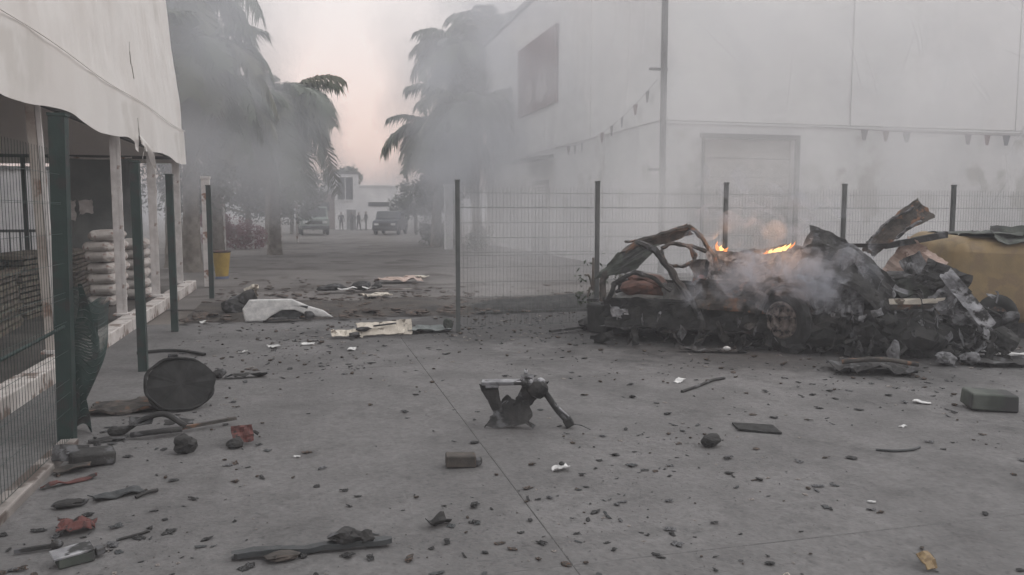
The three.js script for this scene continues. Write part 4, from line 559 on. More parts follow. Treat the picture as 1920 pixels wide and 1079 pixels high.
/* ---------- crushed yellow vehicle behind ---------- */
{
  const y = thing('crushed_yellow_vehicle', 'crushed mustard yellow vehicle body behind the wreck at the right edge', 'vehicle', [9.4, 0, -8.75], -0.25);
  const g = mergeVertices(new RoundedBoxGeometry(2.9, 1.1, 1.5, 14, 0.22).deleteAttribute('uv').deleteAttribute('normal')), p = g.attributes.position;
  const dent = (x, yy, z) => 0.16 * (fbm(x * 1.7, yy * 1.7, z * 1.7 + 4, 3) - 0.5) + 0.05 * (fbm(x * 6, yy * 6, z * 6, 2) - 0.5);
  for (let i = 0; i < p.count; i++) { const x = p.getX(i), yy = p.getY(i), z = p.getZ(i), d = dent(x, yy, z); p.setXYZ(i, x + d + (yy > 0 ? 0.12 * yy : 0), yy + d * 0.7 - 0.05 * x, z + d); }
  obj('body', g.translate(0, 0.72, 0), M.yellow, y);
  obj('roof_sheet', sheet(2.6, 1.3, { nx: 40, ny: 20, amp: 0.07, freq: 2.6, seed: 71, jag: 0.1 }).rotateX(-Math.PI / 2).translate(0.15, 1.32, 0.05), M.oldGreen, y);
  obj('roof_sheet', sheet(1.1, 0.3, { nx: 20, ny: 8, amp: 0.06, freq: 3, seed: 72, jag: 0.14 }).rotateX(-0.9).translate(-0.35, 1.33, 0.66), M.oldGreen, y);
  obj('underside', box(2.5, 0.24, 1.2, 0, 0.1, 0), M.char, y);
  for (const x of [-0.85, 0.95]) { const t = obj('wheel', new THREE.TorusGeometry(0.2, 0.1, 10, 22).translate(x, 0.3, 0.7), M.rubber, y); obj('rim', cyl(0.16, 0.16, 0.1, x, 0.3, 0.72, Math.PI / 2), M.burnt, t); }
}

/* ---------- debris one can name ---------- */
function bit(name, label, g, m, x, z, turn = 0, cat = 'debris', tilt = [0, 0]) { const o = tag(obj(name, g, m), label, cat); o.position.set(x, 0, z); o.rotation.set(tilt[0], turn, tilt[1], 'YXZ'); return sit(o, 0.001); }
function bits(name, label, parts, x, z, turn = 0, cat = 'debris') { const t = thing(name, label, cat, [x, 0, z], turn); for (const [n, g, m] of parts) obj(n, g, m, t); return sit(t, 0.001); }
const flat = (w, h, o) => sheet(w, h, o).rotateX(-Math.PI / 2);
bits('charred_drum_lid', 'large round charred lid leaning up beside the second green post', [['disc', put(crumple(mergeVertices(new THREE.CylinderGeometry(0.27, 0.27, 0.03, 40, 2).deleteAttribute('uv').deleteAttribute('normal')), 0.03, 7, 2), 0, 0.21, 0, 1.05, 0.15, 0, [1, 1, 0.85]), M.rubber], ['rim', put(crumple(new THREE.TorusGeometry(0.262, 0.014, 8, 44), 0.02, 8, 4), 0, 0.216, 0.012, 1.05 - Math.PI / 2, 0.15, 0, [1, 0.85, 1]), M.rubber], ['bent_lug', rbox(0.08, 0.05, 0.03, 0.01, -0.05, 0.42, -0.13, 0.3), M.char]], -1.04, -6.95, 0.1, 'lid');
bit('charred_mat', 'flat charred mat lying between the green post and the round lid', flat(0.56, 0.42, { nx: 20, ny: 14, amp: 0.03, freq: 4, seed: 81, jag: 0.15, th: 0.02 }), M.burnt, -1.45, -7.05, 0.1, 'mat');
bits('twisted_bracket', 'twisted black bracket with a long rod in front of the round lid', [['frame', [pipe([[-0.26, 0.04, 0], [-0.12, 0.13, 0.02], [0.02, 0.15, 0], [0.16, 0.06, 0.03]], 0.022, 18, 6), pipe([[-0.2, 0.03, 0.06], [-0.05, 0.05, 0.1], [0.14, 0.05, 0.07]], 0.02, 14, 6), sheet(0.16, 0.1, { nx: 8, ny: 6, amp: 0.03, seed: 82 }).rotateX(-1).translate(-0.14, 0.12, 0)], M.char], ['rod', beam([-0.05, 0.03, 0.05], [0.5, 0.045, -0.16], 0.03, 0.022), M.burnt], ['scraps', [lump(61, 0.07, 0.04, 0.06).translate(-0.3, 0.04, -0.05), flat(0.2, 0.1, { nx: 6, ny: 5, amp: 0.03, seed: 83 }).translate(0.1, 0.05, -0.16), flat(0.24, 0.06, { nx: 8, ny: 4, amp: 0.02, seed: 84 }).translate(-0.35, 0.03, 0.08)], M.char]], -1.05, -6.15, 0.05, 'bracket');
bits('red_black_scrap', 'crumpled red and black scrap right of the twisted bracket', [['red_shell', sheet(0.14, 0.12, { nx: 10, ny: 8, amp: 0.04, freq: 9, seed: 85 }).rotateX(-0.5).translate(0, 0.07, 0), M.red], ['black_end', lump(62, 0.06, 0.035, 0.05).translate(-0.06, 0.03, 0.05), M.char], ['black_hook', pipe([[0.04, 0.05, 0], [0.08, 0.08, 0], [0.11, 0.06, 0.01]], 0.014, 8, 6), M.char]], -0.47, -5.75, 0.3);
bit('charred_clump', 'fist sized charred clump below the twisted bracket', lump(63, 0.075, 0.06, 0.06, 0.8), M.char, -0.82, -5.63, 0.4);
bits('charred_casing', 'broken charred casing at the foot of the nearest green post', [['shell', [rbox(0.26, 0.09, 0.14, 0.02, 0, 0.05, 0, 0.1, 0.2, -0.08), sheet(0.2, 0.12, { nx: 8, ny: 6, amp: 0.03, seed: 86 }).rotateX(-0.9).translate(-0.12, 0.09, 0)], M.char], ['loose_flap', flat(0.2, 0.08, { nx: 8, ny: 5, amp: 0.03, seed: 87 }).translate(-0.1, 0.03, 0.12), M.burnt]], -1.36, -5.5, 0.15);
bit('red_strip', 'thin dark red strip lying near the fence edging', flat(0.3, 0.05, { nx: 14, ny: 3, amp: 0.03, freq: 6, seed: 88 }), M.red, -1.4, -5.15, 0.55, 'strip');
bit('flat_grey_scrap', 'leaf shaped flat grey scrap left of centre foreground', flat(0.26, 0.11, { nx: 14, ny: 8, amp: 0.022, freq: 6, seed: 89, jag: 0.3 }), M.greyPost, -1.08, -4.85, 0.45, 'scrap');
bit('short_stick', 'short dark stick right of the leaf shaped scrap', pipe([[-0.07, 0.012, 0], [0, 0.02, 0.005], [0.07, 0.012, 0]], 0.011, 8, 5), M.char, -0.92, -4.82, 0.8, 'stick');
bit('lumpy_scrap', 'lumpy dark scrap with a pale fleck near the left foreground', [lump(64, 0.08, 0.022, 0.04, 0.8), lump(65, 0.015, 0.012, 0.012).translate(0.09, 0.01, 0.01)], M.char, -1.3, -4.72, 0.1, 'scrap');
bit('crumpled_red_rag', 'crumpled red rag on the concrete in the left foreground', [flat(0.16, 0.13, { nx: 12, ny: 10, amp: 0.045, freq: 12, seed: 90, jag: 0.35 }), flat(0.1, 0.05, { nx: 7, ny: 5, amp: 0.03, freq: 12, seed: 91 }).translate(-0.04, 0.01, -0.09)], M.red, -1.16, -4.34, 0.2, 'rag');
bit('splinter', 'thin dark splinter in the left foreground right of the red rag', pipe([[-0.08, 0.008, 0], [0, 0.012, 0.01], [0.08, 0.008, -0.01]], 0.007, 8, 5), M.char, -0.87, -4.2, 0.5, 'splinter');
bits('metal_box', 'silver and green broken metal box at the bottom left corner', [['lid', rbox(0.17, 0.012, 0.1, 0.004, -0.01, 0.058, 0, 0.08, 0, 0.05), M.bareSteel], ['case', rbox(0.15, 0.05, 0.085, 0.008, 0, 0.026, 0.004), M.oldGreen], ['black_plug', rbox(0.045, 0.035, 0.05, 0.008, 0.1, 0.03, 0.0, 0, 0.3), M.char]], -1.07, -3.95, 0.45, 'box');
bit('bolt_rod', 'dark rod with a thick end left of the broken metal box', [beam([-0.1, 0.014, 0], [0.06, 0.016, 0], 0.018), lump(66, 0.03, 0.022, 0.024).translate(0.075, 0.02, 0)], M.char, -1.27, -4.12, 0.15, 'rod');
bits('charred_plank', 'long charred plank with a clump of ash lying across the bottom centre', [['plank', sheet(0.72, 0.055, { nx: 30, ny: 3, amp: 0.01, freq: 6, seed: 92, jag: 0.2, th: 0.024 }).rotateX(-Math.PI / 2).translate(0, 0.03, 0), M.greyPost], ['clump', [lump(67, 0.07, 0.035, 0.05, 0.9).translate(0.16, 0.055, -0.01), lump(68, 0.04, 0.03, 0.03, 0.9).translate(0.26, 0.045, 0)], M.char], ['under_clump', lump(69, 0.08, 0.02, 0.05, 0.8).translate(-0.12, 0.015, 0.05), M.burnt]], -0.02, -3.79, -0.02, 'plank');
bit('curled_scrap', 'small curled dark scrap right of the charred plank', flat(0.12, 0.06, { nx: 10, ny: 6, amp: 0.03, freq: 10, seed: 93, curl: 0.02 }), M.char, 0.62, -3.97, 0.5, 'scrap');
bits('charred_brick', 'half charred brick shaped block below the standing bracket', [['block', rbox(0.19, 0.075, 0.1, 0.01, 0, 0.04, 0, 0.03, 0.05, -0.04), M.burnt], ['chipped_end', lump(70, 0.03, 0.025, 0.04, 0.7).translate(0.11, 0.03, 0), M.char]], 0.91, -4.9, -0.15, 'block');
// the standing metal bracket in the middle
bits('standing_bracket', 'bent metal bracket standing like a small table at centre', [
  ['top_plate', [rbox(0.3, 0.03, 0.1, 0.008, -0.14, 0.335, 0, 0.02, 0, 0.02), rbox(0.1, 0.02, 0.05, 0.006, -0.21, 0.31, 0.03)], M.bareSteel],
  ['leg', sheet(0.14, 0.28, { nx: 8, ny: 14, amp: 0.02, seed: 94, th: 0.012, shape: (u, v, x, y, z) => [x * (0.35 + 0.65 * (v + 0.5)) - 0.19 - 0.1 * v, y + 0.18, z + 0.02] }), M.char],
  ['leg', sheet(0.2, 0.33, { nx: 12, ny: 16, amp: 0.03, seed: 95, th: 0.015, shape: (u, v, x, y, z) => [x * (0.7 + 0.5 * v) + 0.06 + 0.2 * v - 0.04, y + 0.17, z - 0.01] }), M.char],
  ['cross_plate', sheet(0.26, 0.19, { nx: 12, ny: 8, amp: 0.03, seed: 96, th: 0.01, jag: 0.5, shape: (u, v, x, y, z) => [x * (0.95 - 0.7 * v) - 0.06 + 0.05 * v, y + 0.1 + 0.05 * Math.abs(u), z + 0.02 - 0.12 * v] }), M.char],
  ['clamp', [lump(71, 0.06, 0.045, 0.05, 0.5, 3).translate(0.05, 0.34, 0), cyl(0.05, 0.05, 0.016, 0.05, 0.385, 0), lump(72, 0.04, 0.035, 0.04, 0.5).translate(0.15, 0.34, 0), lump(73, 0.014, 0.02, 0.014).translate(0.04, 0.42, 0)], M.bareSteel],
  ['arm', [pipe([[0.13, 0.33, 0], [0.2, 0.24, 0.01], [0.27, 0.14, 0.02], [0.34, 0.06, 0.02], [0.37, 0.03, 0.02]], 0.024, 18, 7), rbox(0.07, 0.07, 0.06, 0.012, 0.36, 0.04, 0.02, 0, 0, 0.5), lump(74, 0.09, 0.07, 0.06, 0.4).translate(0.13, 0.29, 0)], M.char],
  ['arm_edge', pipe([[0.27, 0.17, 0.03], [0.31, 0.13, 0.035], [0.36, 0.085, 0.03]], 0.01, 8, 5), M.bareSteel],
  ['trailing_wire', pipe([[0.38, 0.03, 0.03], [0.45, 0.028, 0.06], [0.52, 0.006, 0.1]], 0.004, 10, 4), M.char]], 1.52, -5.72, -0.28, 'bracket');
bits('white_fragment', 'small crumpled white fragment on the concrete below the bracket', [['shell', flat(0.1, 0.06, { nx: 8, ny: 6, amp: 0.03, freq: 12, seed: 97, jag: 0.3 }), M.whiteBit], ['dark_core', lump(75, 0.018, 0.014, 0.016).translate(0.005, 0.025, 0), M.char]], 1.5, -4.66, 0.2, 'fragment');
bit('black_plate', 'flat black plate lying on the concrete right of centre', sheet(0.3, 0.2, { nx: 10, ny: 6, amp: 0.006, freq: 3, seed: 98, jag: 0.08, th: 0.014, shape: (u, v, x, y, z) => [x - 0.25 * y, y, z] }).rotateX(-Math.PI / 2), M.rubber, 3.2, -5.22, -0.55, 'plate');
bit('dark_stone', 'dark rounded stone left of the flat black plate', lump(76, 0.07, 0.045, 0.05, 0.4, 3), M.char, 2.66, -4.9, 0.2, 'stone');
bits('green_block', 'squarish grey green block near the right edge', [['block', crumple(put(new RoundedBoxGeometry(0.36, 0.14, 0.24, 5, 0.02), 0, 0.08, 0, 0.05, 0, -0.04), 0.02, 8, 3), M.oldGreen], ['broken_end', lump(77, 0.05, 0.06, 0.09, 0.4).translate(0.16, 0.07, 0), M.oldGreen]], 5.38, -5.3, -0.4, 'block');
bit('slanting_stick', 'long thin stick slanting on the concrete in front of the burnt car', pipe([[-0.4, 0.012, 0.02], [-0.1, 0.016, 0.01], [0.2, 0.018, -0.02], [0.4, 0.012, 0]], 0.014, 16, 5), M.char, 3.54, -6.7, 0.56, 'stick');
bits('yellow_fragment', 'yellow and black broken fragment at the bottom right', [['shell', sheet(0.07, 0.08, { nx: 7, ny: 7, amp: 0.025, freq: 14, seed: 99 }).rotateX(-0.8).translate(0, 0.035, 0), M.yellow], ['tail', pipe([[0.02, 0.03, -0.02], [0.05, 0.045, -0.03], [0.09, 0.01, -0.03]], 0.009, 10, 5), M.char]], 2.68, -2.93, 0.2, 'fragment');
bit('frayed_tuft', 'frayed pale tuft at the bottom edge right of the slab joint', [...Array(9)].map((_, i) => pipe([[0, 0.006, 0], [0.03 * Math.cos(i * 0.7), 0.03 + 0.02 * Math.sin(i * 2.3), 0.03 * Math.sin(i * 0.7)], [0.07 * Math.cos(i * 0.7), 0.008, 0.06 * Math.sin(i * 0.7)]], 0.0035, 8, 4)), M.cream, 2.0, -2.93, 0, 'tuft');
bit('curved_strip', 'curved dark strip lying flat in the right foreground', pipe([[-0.16, 0.008, -0.02], [-0.05, 0.01, 0.03], [0.08, 0.01, 0.02], [0.17, 0.008, -0.03]], 0.009, 14, 5), M.greyPost, 3.85, -4.5, -0.1, 'strip');
// mid distance
{
  const s = new THREE.Shape([[0, 0.02], [-0.03, 0.18], [0.06, 0.29], [0.35, 0.31], [0.65, 0.28], [0.9, 0.18], [1.1, 0.1], [1.22, 0.035], [1.08, 0.035], [0.95, 0.065], [0.85, 0.1], [0.7, 0.16], [0.5, 0.17], [0.34, 0.1], [0.25, 0.02]].map(p => new THREE.Vector2(...p)));
  const g = new THREE.ExtrudeGeometry(s, { depth: 0.02, bevelEnabled: true, bevelThickness: 0.02, bevelSize: 0.02, bevelSegments: 2, steps: 1, curveSegments: 4 }), p = g.attributes.position;
  for (let i = 0; i < p.count; i++) { const x = p.getX(i), y = p.getY(i); p.setZ(i, p.getZ(i) - 0.9 * y * y - 0.25 * y + 0.05 * Math.sin(x * 5)); p.setY(i, y * 0.96 + 0.01 * Math.sin(x * 13)); }
  bits('white_fender', 'white curved car fender with a wheel arch lying beyond the green fence', [['panel', g, M.whiteBit], ['inner_liner', sheet(0.6, 0.2, { nx: 18, ny: 8, amp: 0.03, seed: 112 }).translate(0.58, 0.1, -0.06), M.greyPost], ['headlamp_shell', lump(81, 0.08, 0.07, 0.06, 0.5).translate(0.9, 0.07, 0.08), M.char], ['broken_bracket', [flat(0.5, 0.16, { nx: 10, ny: 5, amp: 0.04, seed: 130 }).translate(0.5, 0.03, 0.08)], M.char]], -0.9, -12.3, 0.03, 'car part');
}
bits('cream_bumper', 'broken cream bumper with torn slots lying before the first grey post', [['bar', [sheet(0.62, 0.2, { nx: 22, ny: 8, amp: 0.02, freq: 5, seed: 113, jag: 0.1, th: 0.015 }).rotateX(-0.75).translate(0.1, 0.11, 0), sheet(0.2, 0.2, { nx: 8, ny: 8, amp: 0.03, seed: 114, th: 0.012 }).rotateX(-0.4).translate(0.42, 0.12, 0.02)], M.cream], ['torn_end', sheet(0.4, 0.16, { nx: 14, ny: 6, amp: 0.04, freq: 8, seed: 115 }).rotateX(-1.1).translate(-0.34, 0.07, 0.02), M.cream], ['black_slots', [lump(82, 0.1, 0.03, 0.05, 0.9).translate(-0.14, 0.12, 0.06), beam([0.0, 0.15, 0.05], [0.3, 0.17, 0.03], 0.02, 0.02), lump(83, 0.07, 0.03, 0.05, 0.9).translate(-0.26, 0.06, 0.1)], M.char]], 0.8, -10.5, 0.12, 'car part');
bits('bluish_panel', 'dull bluish scrap panel right of the cream bumper', [['panel', flat(0.6, 0.4, { nx: 14, ny: 10, amp: 0.06, freq: 4, seed: 116 }), M.tarp], ['cap', lump(84, 0.07, 0.08, 0.06, 0.5).translate(0.28, 0.06, 0.05), M.oldGreen]], 1.55, -10.75, 0.1, 'panel');
bits('black_clump_heap', 'black heap with a pale top left behind the white fender', [['heap', [lump(85, 0.22, 0.14, 0.18, 0.8).translate(-0.1, 0.1, 0), lump(86, 0.14, 0.2, 0.14, 0.8).translate(0.06, 0.14, 0)], M.char], ['pale_top', [sheet(0.16, 0.2, { nx: 7, ny: 7, amp: 0.05, seed: 117 }).rotateZ(0.4).translate(0.12, 0.3, 0), lump(87, 0.06, 0.05, 0.05).translate(0.18, 0.38, 0)], M.cream]], -1.0, -13.2, 0.1, 'heap');
bits('pale_pink_sheet', 'pale pinkish sheet lying out on the street', [['sheet', flat(1.0, 0.7, { nx: 18, ny: 12, amp: 0.09, freq: 2, seed: 118 }), M.pink], ['edge', flat(0.3, 0.3, { nx: 8, ny: 8, amp: 0.06, seed: 119 }).translate(0.55, 0.04, 0.1), M.cream]], 2.05, -18.9, 0.1, 'sheet');
bits('scorched_strip', 'broken black and white strip across the street before the pink sheet', [['black_bits', [lump(88, 0.28, 0.07, 0.12, 0.8).translate(-0.3, 0.05, 0), lump(89, 0.2, 0.09, 0.1, 0.8).translate(0.3, 0.06, 0), lump(90, 0.1, 0.07, 0.1, 0.8).translate(0.62, 0.05, 0)], M.char], ['white_bits', [flat(0.4, 0.2, { nx: 8, ny: 6, amp: 0.05, seed: 120 }).translate(0.0, 0.03, 0.12), flat(0.3, 0.2, { nx: 8, ny: 6, amp: 0.05, seed: 121 }).translate(0.45, 0.03, 0.12)], M.whiteBit]], 0.75, -16.75, 0.1, 'strip');
bit('cream_board', 'small cream board lying at the near edge of the street', flat(0.5, 0.5, { nx: 10, ny: 10, amp: 0.03, seed: 122, th: 0.02 }), M.cream, 1.28, -15.6, 0.2, 'board');
bit('pale_board', 'long pale flat board right of the black and white strip', flat(1.1, 0.16, { nx: 14, ny: 4, amp: 0.02, seed: 123, th: 0.02 }), M.kerb, 1.75, -16.7, 0.05, 'board');
bit('black_hose', 'curved black hose lying right of the second green post', pipe([[-0.4, 0.016, 0.1], [-0.15, 0.02, -0.06], [0.1, 0.02, -0.04], [0.42, 0.016, 0.12]], 0.018, 24, 6), M.rubber, -1.5, -9.75, -0.35, 'hose');
bits('knotted_scrap', 'dark knotted scrap with a trailing strip beyond the round lid', [['knot', lump(91, 0.06, 0.05, 0.05, 0.7).translate(-0.2, 0.05, 0), M.char], ['strip', flat(0.4, 0.1, { nx: 14, ny: 5, amp: 0.04, freq: 6, seed: 124 }).translate(0.05, 0.02, 0.02), M.char]], -0.66, -8.15, 0.05, 'scrap');
bits('black_lever', 'black lever shaped part lying left of the burnt car', [['shaft', beam([-0.35, 0.04, 0.02], [0.25, 0.05, 0], 0.05, 0.03), M.char], ['head', lump(92, 0.16, 0.1, 0.12, 0.7).translate(0.34, 0.09, 0), M.char]], 3.4, -10.2, 0.35, 'car part');
bits('black_tub', 'squarish black tub wedged at the left end of the burnt car', [['tub', rbox(0.55, 0.4, 0.45, 0.04, 0, 0.2, 0, 0, 0.1, 0.03), M.rubber], ['rim', beam([-0.28, 0.42, -0.2], [0.28, 0.43, -0.2], 0.03), M.char], ['rim', beam([-0.28, 0.42, 0.22], [0.28, 0.43, 0.22], 0.03), M.char]], 3.95, -10.05, 0.1, 'tub');
bits('black_undertray', 'black bent undertray lying in front of the burnt car', [['tray', flat(0.8, 0.45, { nx: 20, ny: 12, amp: 0.08, freq: 4, seed: 125 }), M.char], ['rim', pipe([[-0.35, 0.08, 0.2], [0, 0.12, 0.24], [0.36, 0.07, 0.2]], 0.025, 12, 6), M.burnt]], 5.5, -6.85, -0.4, 'car part');
bits('white_sill_panel', 'white panel strip on the ground at the right edge by the wreck', [['panel', [flat(0.42, 0.2, { nx: 10, ny: 6, amp: 0.02, seed: 126, th: 0.02 }).translate(-0.25, 0.05, 0), flat(0.4, 0.12, { nx: 10, ny: 5, amp: 0.02, seed: 127, th: 0.02 }).translate(0.2, 0.04, 0.02)], M.whiteBit], ['black_lump', lump(93, 0.07, 0.06, 0.06, 0.7).translate(0.02, 0.06, 0.03), M.char]], 7.45, -7.25, -0.15, 'panel');
bits('black_ground_panel', 'flat black panel under the white strip at the right edge', [['panel', flat(1.0, 0.4, { nx: 20, ny: 10, amp: 0.04, freq: 4, seed: 128 }), M.char], ['bits', [lump(94, 0.1, 0.06, 0.08, 0.7).translate(-0.5, 0.04, 0.05), lump(95, 0.08, 0.05, 0.07, 0.7).translate(0.3, 0.04, 0.1)], M.ash]], 7.25, -6.85, -0.25, 'panel');
bits('dark_strip_scrap', 'dark strip with a pale fleck in front of the car cabin', [['strip', flat(0.75, 0.12, { nx: 20, ny: 5, amp: 0.04, freq: 5, seed: 129 }), M.char], ['fleck', lump(96, 0.04, 0.025, 0.03).translate(0.15, 0.03, 0.08), M.whiteBit]], 4.5, -8.3, -0.4, 'strip');
bit('ashen_mount', 'pale ashen mount standing on the ground under the car front', lump(97, 0.07, 0.13, 0.06, 0.5, 3), M.ash, 5.95, -7.1, 0, 'car part');
bit('ashen_lump', 'ashen lump on the ground under the wreck front', lump(98, 0.13, 0.06, 0.08, 0.9, 3), M.ash, 6.5, -7.0, 0.3, 'car part');
for (const [x, z, s, la] of [[-0.75, -9.6, 0.055, 'white chip on the concrete just left of the slab middle beyond the lid'], [-0.02, -10.0, 0.08, 'brightest white chip below the cream bumper'], [0.48, -9.5, 0.09, 'broad pale chip below the right end of the cream bumper'], [-0.42, -9.9, 0.1, 'pale flat chip between the two white chips below the fender'], [4.3, -5.0, 0.03, 'small white chip right of the flat black plate'], [5.0, -5.6, 0.07, 'thin white shard left of the grey green block'], [-0.1, -5.35, 0.02, 'tiny white chip on the bare concrete left of centre'], [3.0, -3.7, 0.02, 'tiny white chip in the right foreground'], [-1.5, -12.4, 0.1, 'white scrap at the left end of the fender'], [3.4, -6.9, 0.07, 'pale grey flake between the bracket and the stick']]) bit('white_chip', la, flat(s * 2, s, { nx: 6, ny: 4, amp: s * 0.3, freq: 0.6 / s, seed: Math.round(1e3 * s) + Math.round(10 * x), jag: 0.4 }), M.whiteBit, x, z, x * 3, 'chip');

/* ---------- charred chips strewn on the concrete ---------- */
const chipG = [];
for (let k = 0; k < 4; k++) chipG.push(boxUV(lump(200 + k, 0.5, 0.09 + 0.05 * (k % 3), 0.2 + 0.05 * k, 1.1, 2)));
for (let k = 0; k < 8; k++) chipG.push(boxUV(flat(1, 0.25 + 0.09 * k, { nx: 5, ny: 4, amp: 0.16, freq: 2.6, seed: 220 + k, jag: 0.8, th: 0.05 }).translate(0, 0.08, 0)));
chipG.forEach(g => { g.computeBoundingBox(); g.translate(0, -g.boundingBox.min.y, 0); });
const chipM = [M.char, M.char, M.greyPost, M.burnt, M.char, M.ash];
{
  const r = RNG(909), spots = [];
  while (spots.length < 9500) {
    const far = r(), z = -2.7 - 9.6 * Math.pow(far, 0.85), xl = z * 0.25 - 0.9, xr = -z * 1.12 + 0.6, x = mixf(Math.max(-1.55, xl), xr, r());
    const nearWreck = Math.exp(-Math.pow(sootAt(x, z) / 1.6, 2)), cl = fbm(x * 0.8, z * 0.8, 5, 3);
    if (r() > 0.05 + 0.5 * nearWreck + 2.6 * clamp(cl - 0.44) + (x < -0.2 ? 0.2 : 0)) continue;
    const s = 0.006 + 0.062 * Math.pow(r(), 6);
    spots.push([x, z, s, s / Math.hypot(x, z)]);
  }
  spots.sort((a, b) => b[3] - a[3]);
  const rot = () => new THREE.Euler(0.25 * (r() - 0.5), 6.283 * r(), 0.25 * (r() - 0.5));
  const marks = [['round charred lid', -1.04, -6.95], ['standing bracket', 1.52, -5.72], ['flat black plate', 3.2, -5.22], ['charred plank', -0.02, -3.79], ['grey green block', 5.38, -5.3], ['dark rounded stone', 2.66, -4.9], ['burnt car front', 6.2, -7.6], ['burnt car cabin', 4.3, -8.9], ['brick shaped block', 0.91, -4.9], ['cream bumper', 0.8, -10.5], ['broken metal box', -1.07, -3.95], ['twisted bracket', -1.05, -6.15], ['leaf shaped scrap', -1.08, -4.85], ['yellow fragment', 2.68, -2.93], ['crumpled white fragment', 1.5, -4.66], ['slanting stick', 3.54, -6.7], ['knotted scrap', -0.66, -8.15], ['first grey fence post', 1.94, -10.56], ['red and black scrap', -0.47, -5.75], ['black undertray', 5.5, -6.85], ['curved dark strip', 3.85, -4.5]];
  const chips = {}, looks = ['black', 'black', 'dark grey', 'brown', 'black', 'ash grey'];
  spots.slice(0, 280).forEach(([x, z, s]) => {
    const gi = Math.floor(r() * chipG.length), mi = Math.floor(r() * chipM.length), o = new THREE.Mesh(chipG[gi], chipM[mi]); o.name = numbered('charred_chip'); o.rotation.copy(rot()); o.scale.set(s, s * (0.7 + 0.5 * r()), s); o.position.set(x, 0, z); o.castShadow = o.receiveShadow = true; scene.add(o); sit(o, 0);
    const [d, near] = marks.map(m => [Math.hypot(x - m[1], z - m[2]), m[0]]).sort((p, q) => p[0] - q[0])[0], key = `${looks[mi]} ${gi < 4 ? 'lump' : 'flake'} on the concrete beside the ${near}`;
    (chips[key] ??= []).push([d, o]);
  });
  for (const [key, l] of Object.entries(chips)) l.sort((p, q) => p[0] - q[0]).forEach(([, o], i) => tag(o, l.length === 1 ? 'only charred ' + key : (['nearest', 'second nearest', 'third nearest', 'fourth nearest', 'fifth nearest', 'sixth nearest', 'seventh nearest', 'eighth nearest', 'ninth nearest', 'tenth nearest', 'eleventh nearest', 'twelfth nearest', 'thirteenth nearest', 'fourteenth nearest', 'fifteenth nearest'][i] || 'farthest out') + ' charred ' + key, 'chip', 'charred chips strewn over the concrete'));
  const rest = spots.slice(280), kinds = 5;
  for (let k = 0; k < kinds; k++) {
    const part = rest.filter((_, i) => i % kinds === k), im = new THREE.InstancedMesh(chipG[k * 2], [M.char, M.burnt, M.greyPost, M.char, M.kerb][k], part.length); im.name = numbered('debris_crumbs'); tag(im, ['fine black crumbs scattered over the concrete', 'fine brown crumbs scattered over the concrete', 'fine dark grey crumbs scattered over the concrete', 'fine black flakes scattered over the concrete', 'fine pale crumbs scattered over the concrete'][k], 'crumbs', null, 'stuff');
    part.forEach(([x, z, s], i) => im.setMatrixAt(i, new THREE.Matrix4().compose(V(x, 0, z), new THREE.Quaternion().setFromEuler(rot()), V(s, s, s)))); im.castShadow = im.receiveShadow = true; scene.add(im);
  }
  // rubble on the soil and street
  const im = new THREE.InstancedMesh(chipG[3], M.burnt, 900); im.name = 'street_rubble'; tag(im, 'brown rubble crumbs strewn over soil and street', 'rubble', null, 'stuff');
  for (let i = 0; i < 900; i++) { const z = -12.2 - 9 * r() * r(), x = -1.8 + (r() < 0.7 ? 5 : 10) * r(), s = 0.03 + 0.16 * Math.pow(r(), 3); im.setMatrixAt(i, new THREE.Matrix4().compose(V(x, z > -15.1 ? 0.04 : -0.02, z), new THREE.Quaternion().setFromEuler(rot()), V(s, s, s))); }
  im.castShadow = im.receiveShadow = true; scene.add(im);
}

/* ---------- smoke: clouds of tiny translucent flakes ---------- */
const wisp = tex(128, (u, v) => { const r = 2 * Math.hypot(u - 0.5, v - 0.5); return Math.pow(Math.max(0, 1 - r * r), 1.35) * (0.75 + 0.5 * (pfbm(u, v, 4, 4, 70) - 0.3)); }, false); // each wisp thins out to its rim
function wisps(name, label, n, peak, rgb) {
  const g = new THREE.BufferGeometry(), ring = [0, 0.2, 0], uv = [0.5, 0.5], I = []; // a shallow bowl
  for (let q = 1; q <= 3; q++) for (let k = 0; k < 9; k++) { const a = (k + 0.5 * (q % 2)) / 9 * 6.283, e = q / 3; ring.push(0.5 * e * Math.cos(a), 0.2 - 0.36 * e * e + 0.05 * Math.sin(a * 2 + q), 0.5 * e * Math.sin(a)); uv.push(0.5 + 0.5 * e * Math.cos(a), 0.5 + 0.5 * e * Math.sin(a)); }
  for (let k = 0; k < 9; k++) { const n = (k + 1) % 9; I.push(0, 1 + k, 1 + n); for (let q = 0; q < 2; q++) { const b = 1 + q * 9, d = 10 + q * 9; I.push(b + k, d + k, d + n, b + k, d + n, b + n); } }
  g.setAttribute('position', new THREE.Float32BufferAttribute(ring, 3)); g.setAttribute('uv', new THREE.Float32BufferAttribute(uv, 2)); g.setIndex(I); g.computeVertexNormals();
  const m = new THREE.MeshPhysicalMaterial({ roughness: 1, side: THREE.DoubleSide, transmission: 0.5, thickness: 0, transparent: true, opacity: peak, alphaMap: wisp, depthWrite: false, specularIntensity: 0 }); m.color.setRGB(...rgb);
  const im = new THREE.InstancedMesh(g, m, n); im.name = numbered(name); tag(im, label, 'smoke', null, 'stuff'); scene.add(im); return im;
}
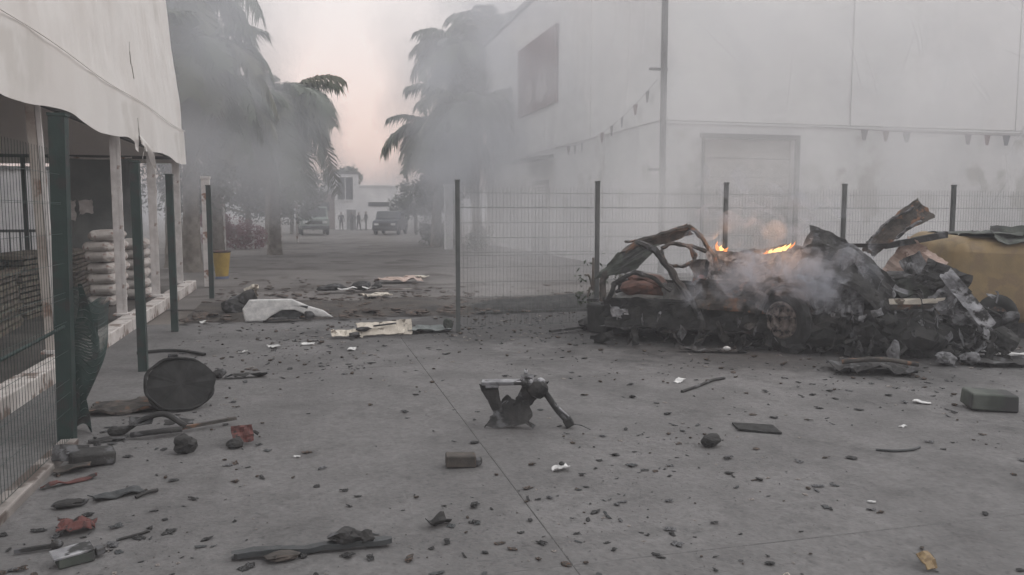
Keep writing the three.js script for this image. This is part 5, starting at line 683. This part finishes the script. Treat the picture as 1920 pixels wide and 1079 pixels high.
function smoke(name, label, blobs, size, opacity, rgb, seed, thin = 0.3) { // blobs: centre, spread, optical depth through the middle
  const r = RNG(seed), L = [], gs = () => (r() + r() + r() + r() - 2) * 1.732 * 0.577;
  for (const [x, y, z, sx, sy, sz, tau] of blobs) { const n = Math.round(1.5 * tau / opacity * 2 * Math.PI * sx * sy / (size * size * 0.36)); for (let i = 0; i < n; i++) { const p = V(x + gs() * 1.0 * sx * 1.73, y + gs() * sy * 1.73, z + gs() * sz * 1.73); if (p.y < 0.05) continue; const fq = 0.55 / Math.max(0.25, sx * 0.4); if (fbm(p.x * fq + seed, p.y * fq * 1.2, p.z * fq * 0.7, 4) < thin + 0.2 * r()) continue; L.push(p); } }
  const im = wisps(name, label, L.length, opacity * 2.6, rgb);
  L.forEach((p, i) => { const s = size * (0.6 + 0.8 * r()); im.setMatrixAt(i, new THREE.Matrix4().compose(p, new THREE.Quaternion().setFromEuler(new THREE.Euler(6.28 * r(), 6.28 * r(), 6.28 * r())), V(s, s, s))); });
  return L.length;
}
/* even smoke: broad thin sheets of haze hanging across the wind, spread through a box */
function veil(name, label, boxes, size, peak, rgb, seed) {
  const r = RNG(seed), L = [];
  for (const [x0, x1, y0, y1, z0, z1, tau] of boxes) { const n = Math.round(tau * (x1 - x0) * (y1 - y0) / (size * size * 0.785 * peak * 0.33 * 0.85)); for (let i = 0; i < n; i++) L.push([V(mixf(x0, x1, (i + r()) / n), mixf(y0, y1, (i * 0.618 + 0.3 * r()) % 1), mixf(z0, z1, r())), 0]); }
  const im = wisps(name, label, L.length, peak, rgb);
  L.forEach(([p], i) => { const s = size * (0.7 + 0.6 * r()); im.setMatrixAt(i, new THREE.Matrix4().compose(p, new THREE.Quaternion().setFromEuler(new THREE.Euler(Math.PI / 2 + 0.3 * (r() - 0.5), 6.28 * r(), 0.35 * (r() - 0.5), 'ZXY')), V(s * 1.2, s * 0.5, s))); });
  return L.length;
}
const nS = [
  smoke('smoke_plume', 'bluish smoke curling over the crumpled bonnet of the wreck', [[5.05, 0.9, -8.0, 0.4, 0.14, 0.16, 0.7], [5.5, 0.88, -7.75, 0.24, 0.14, 0.12, 0.5], [5.3, 1.4, -8.6, 0.5, 0.3, 0.3, 0.15]], 0.3, 0.08, [0.62, 0.64, 0.7], 5, 0.24),
  veil('smoke_plume', 'pale grey smoke rising from the wreck in front of the warehouse', [[4.4, 8.2, 1.4, 4.5, -12, -9.6, 0.14], [2.6, 7, 0.3, 2.2, -16, -11.5, 0.3]], 1.8, 0.2, [0.9, 0.9, 0.91], 6),
  veil('smoke_bank', 'bank of pale smoke drifting along the warehouse front', [[7, 30, 0.3, 9, -19, -15, 0.45], [6.8, 9.2, 1, 11, -30, -20.5, 0.75]], 4.2, 0.26, [0.95, 0.95, 0.96], 8),
  veil('smoke_bank', 'thin bluish smoke drifting across the street under the palms', [[3.4, 8.6, 0.8, 9.5, -33, -25, 0.72], [-4.5, -0.8, 1.8, 7.5, -22.5, -20, 0.5], [-2.5, 1.2, 1.8, 6, -31.5, -27, 0.45]], 2.6, 0.24, [0.86, 0.88, 0.92], 9),
];
console.log('smoke flakes', nS.join(' '));

renderer.render(scene, camera);
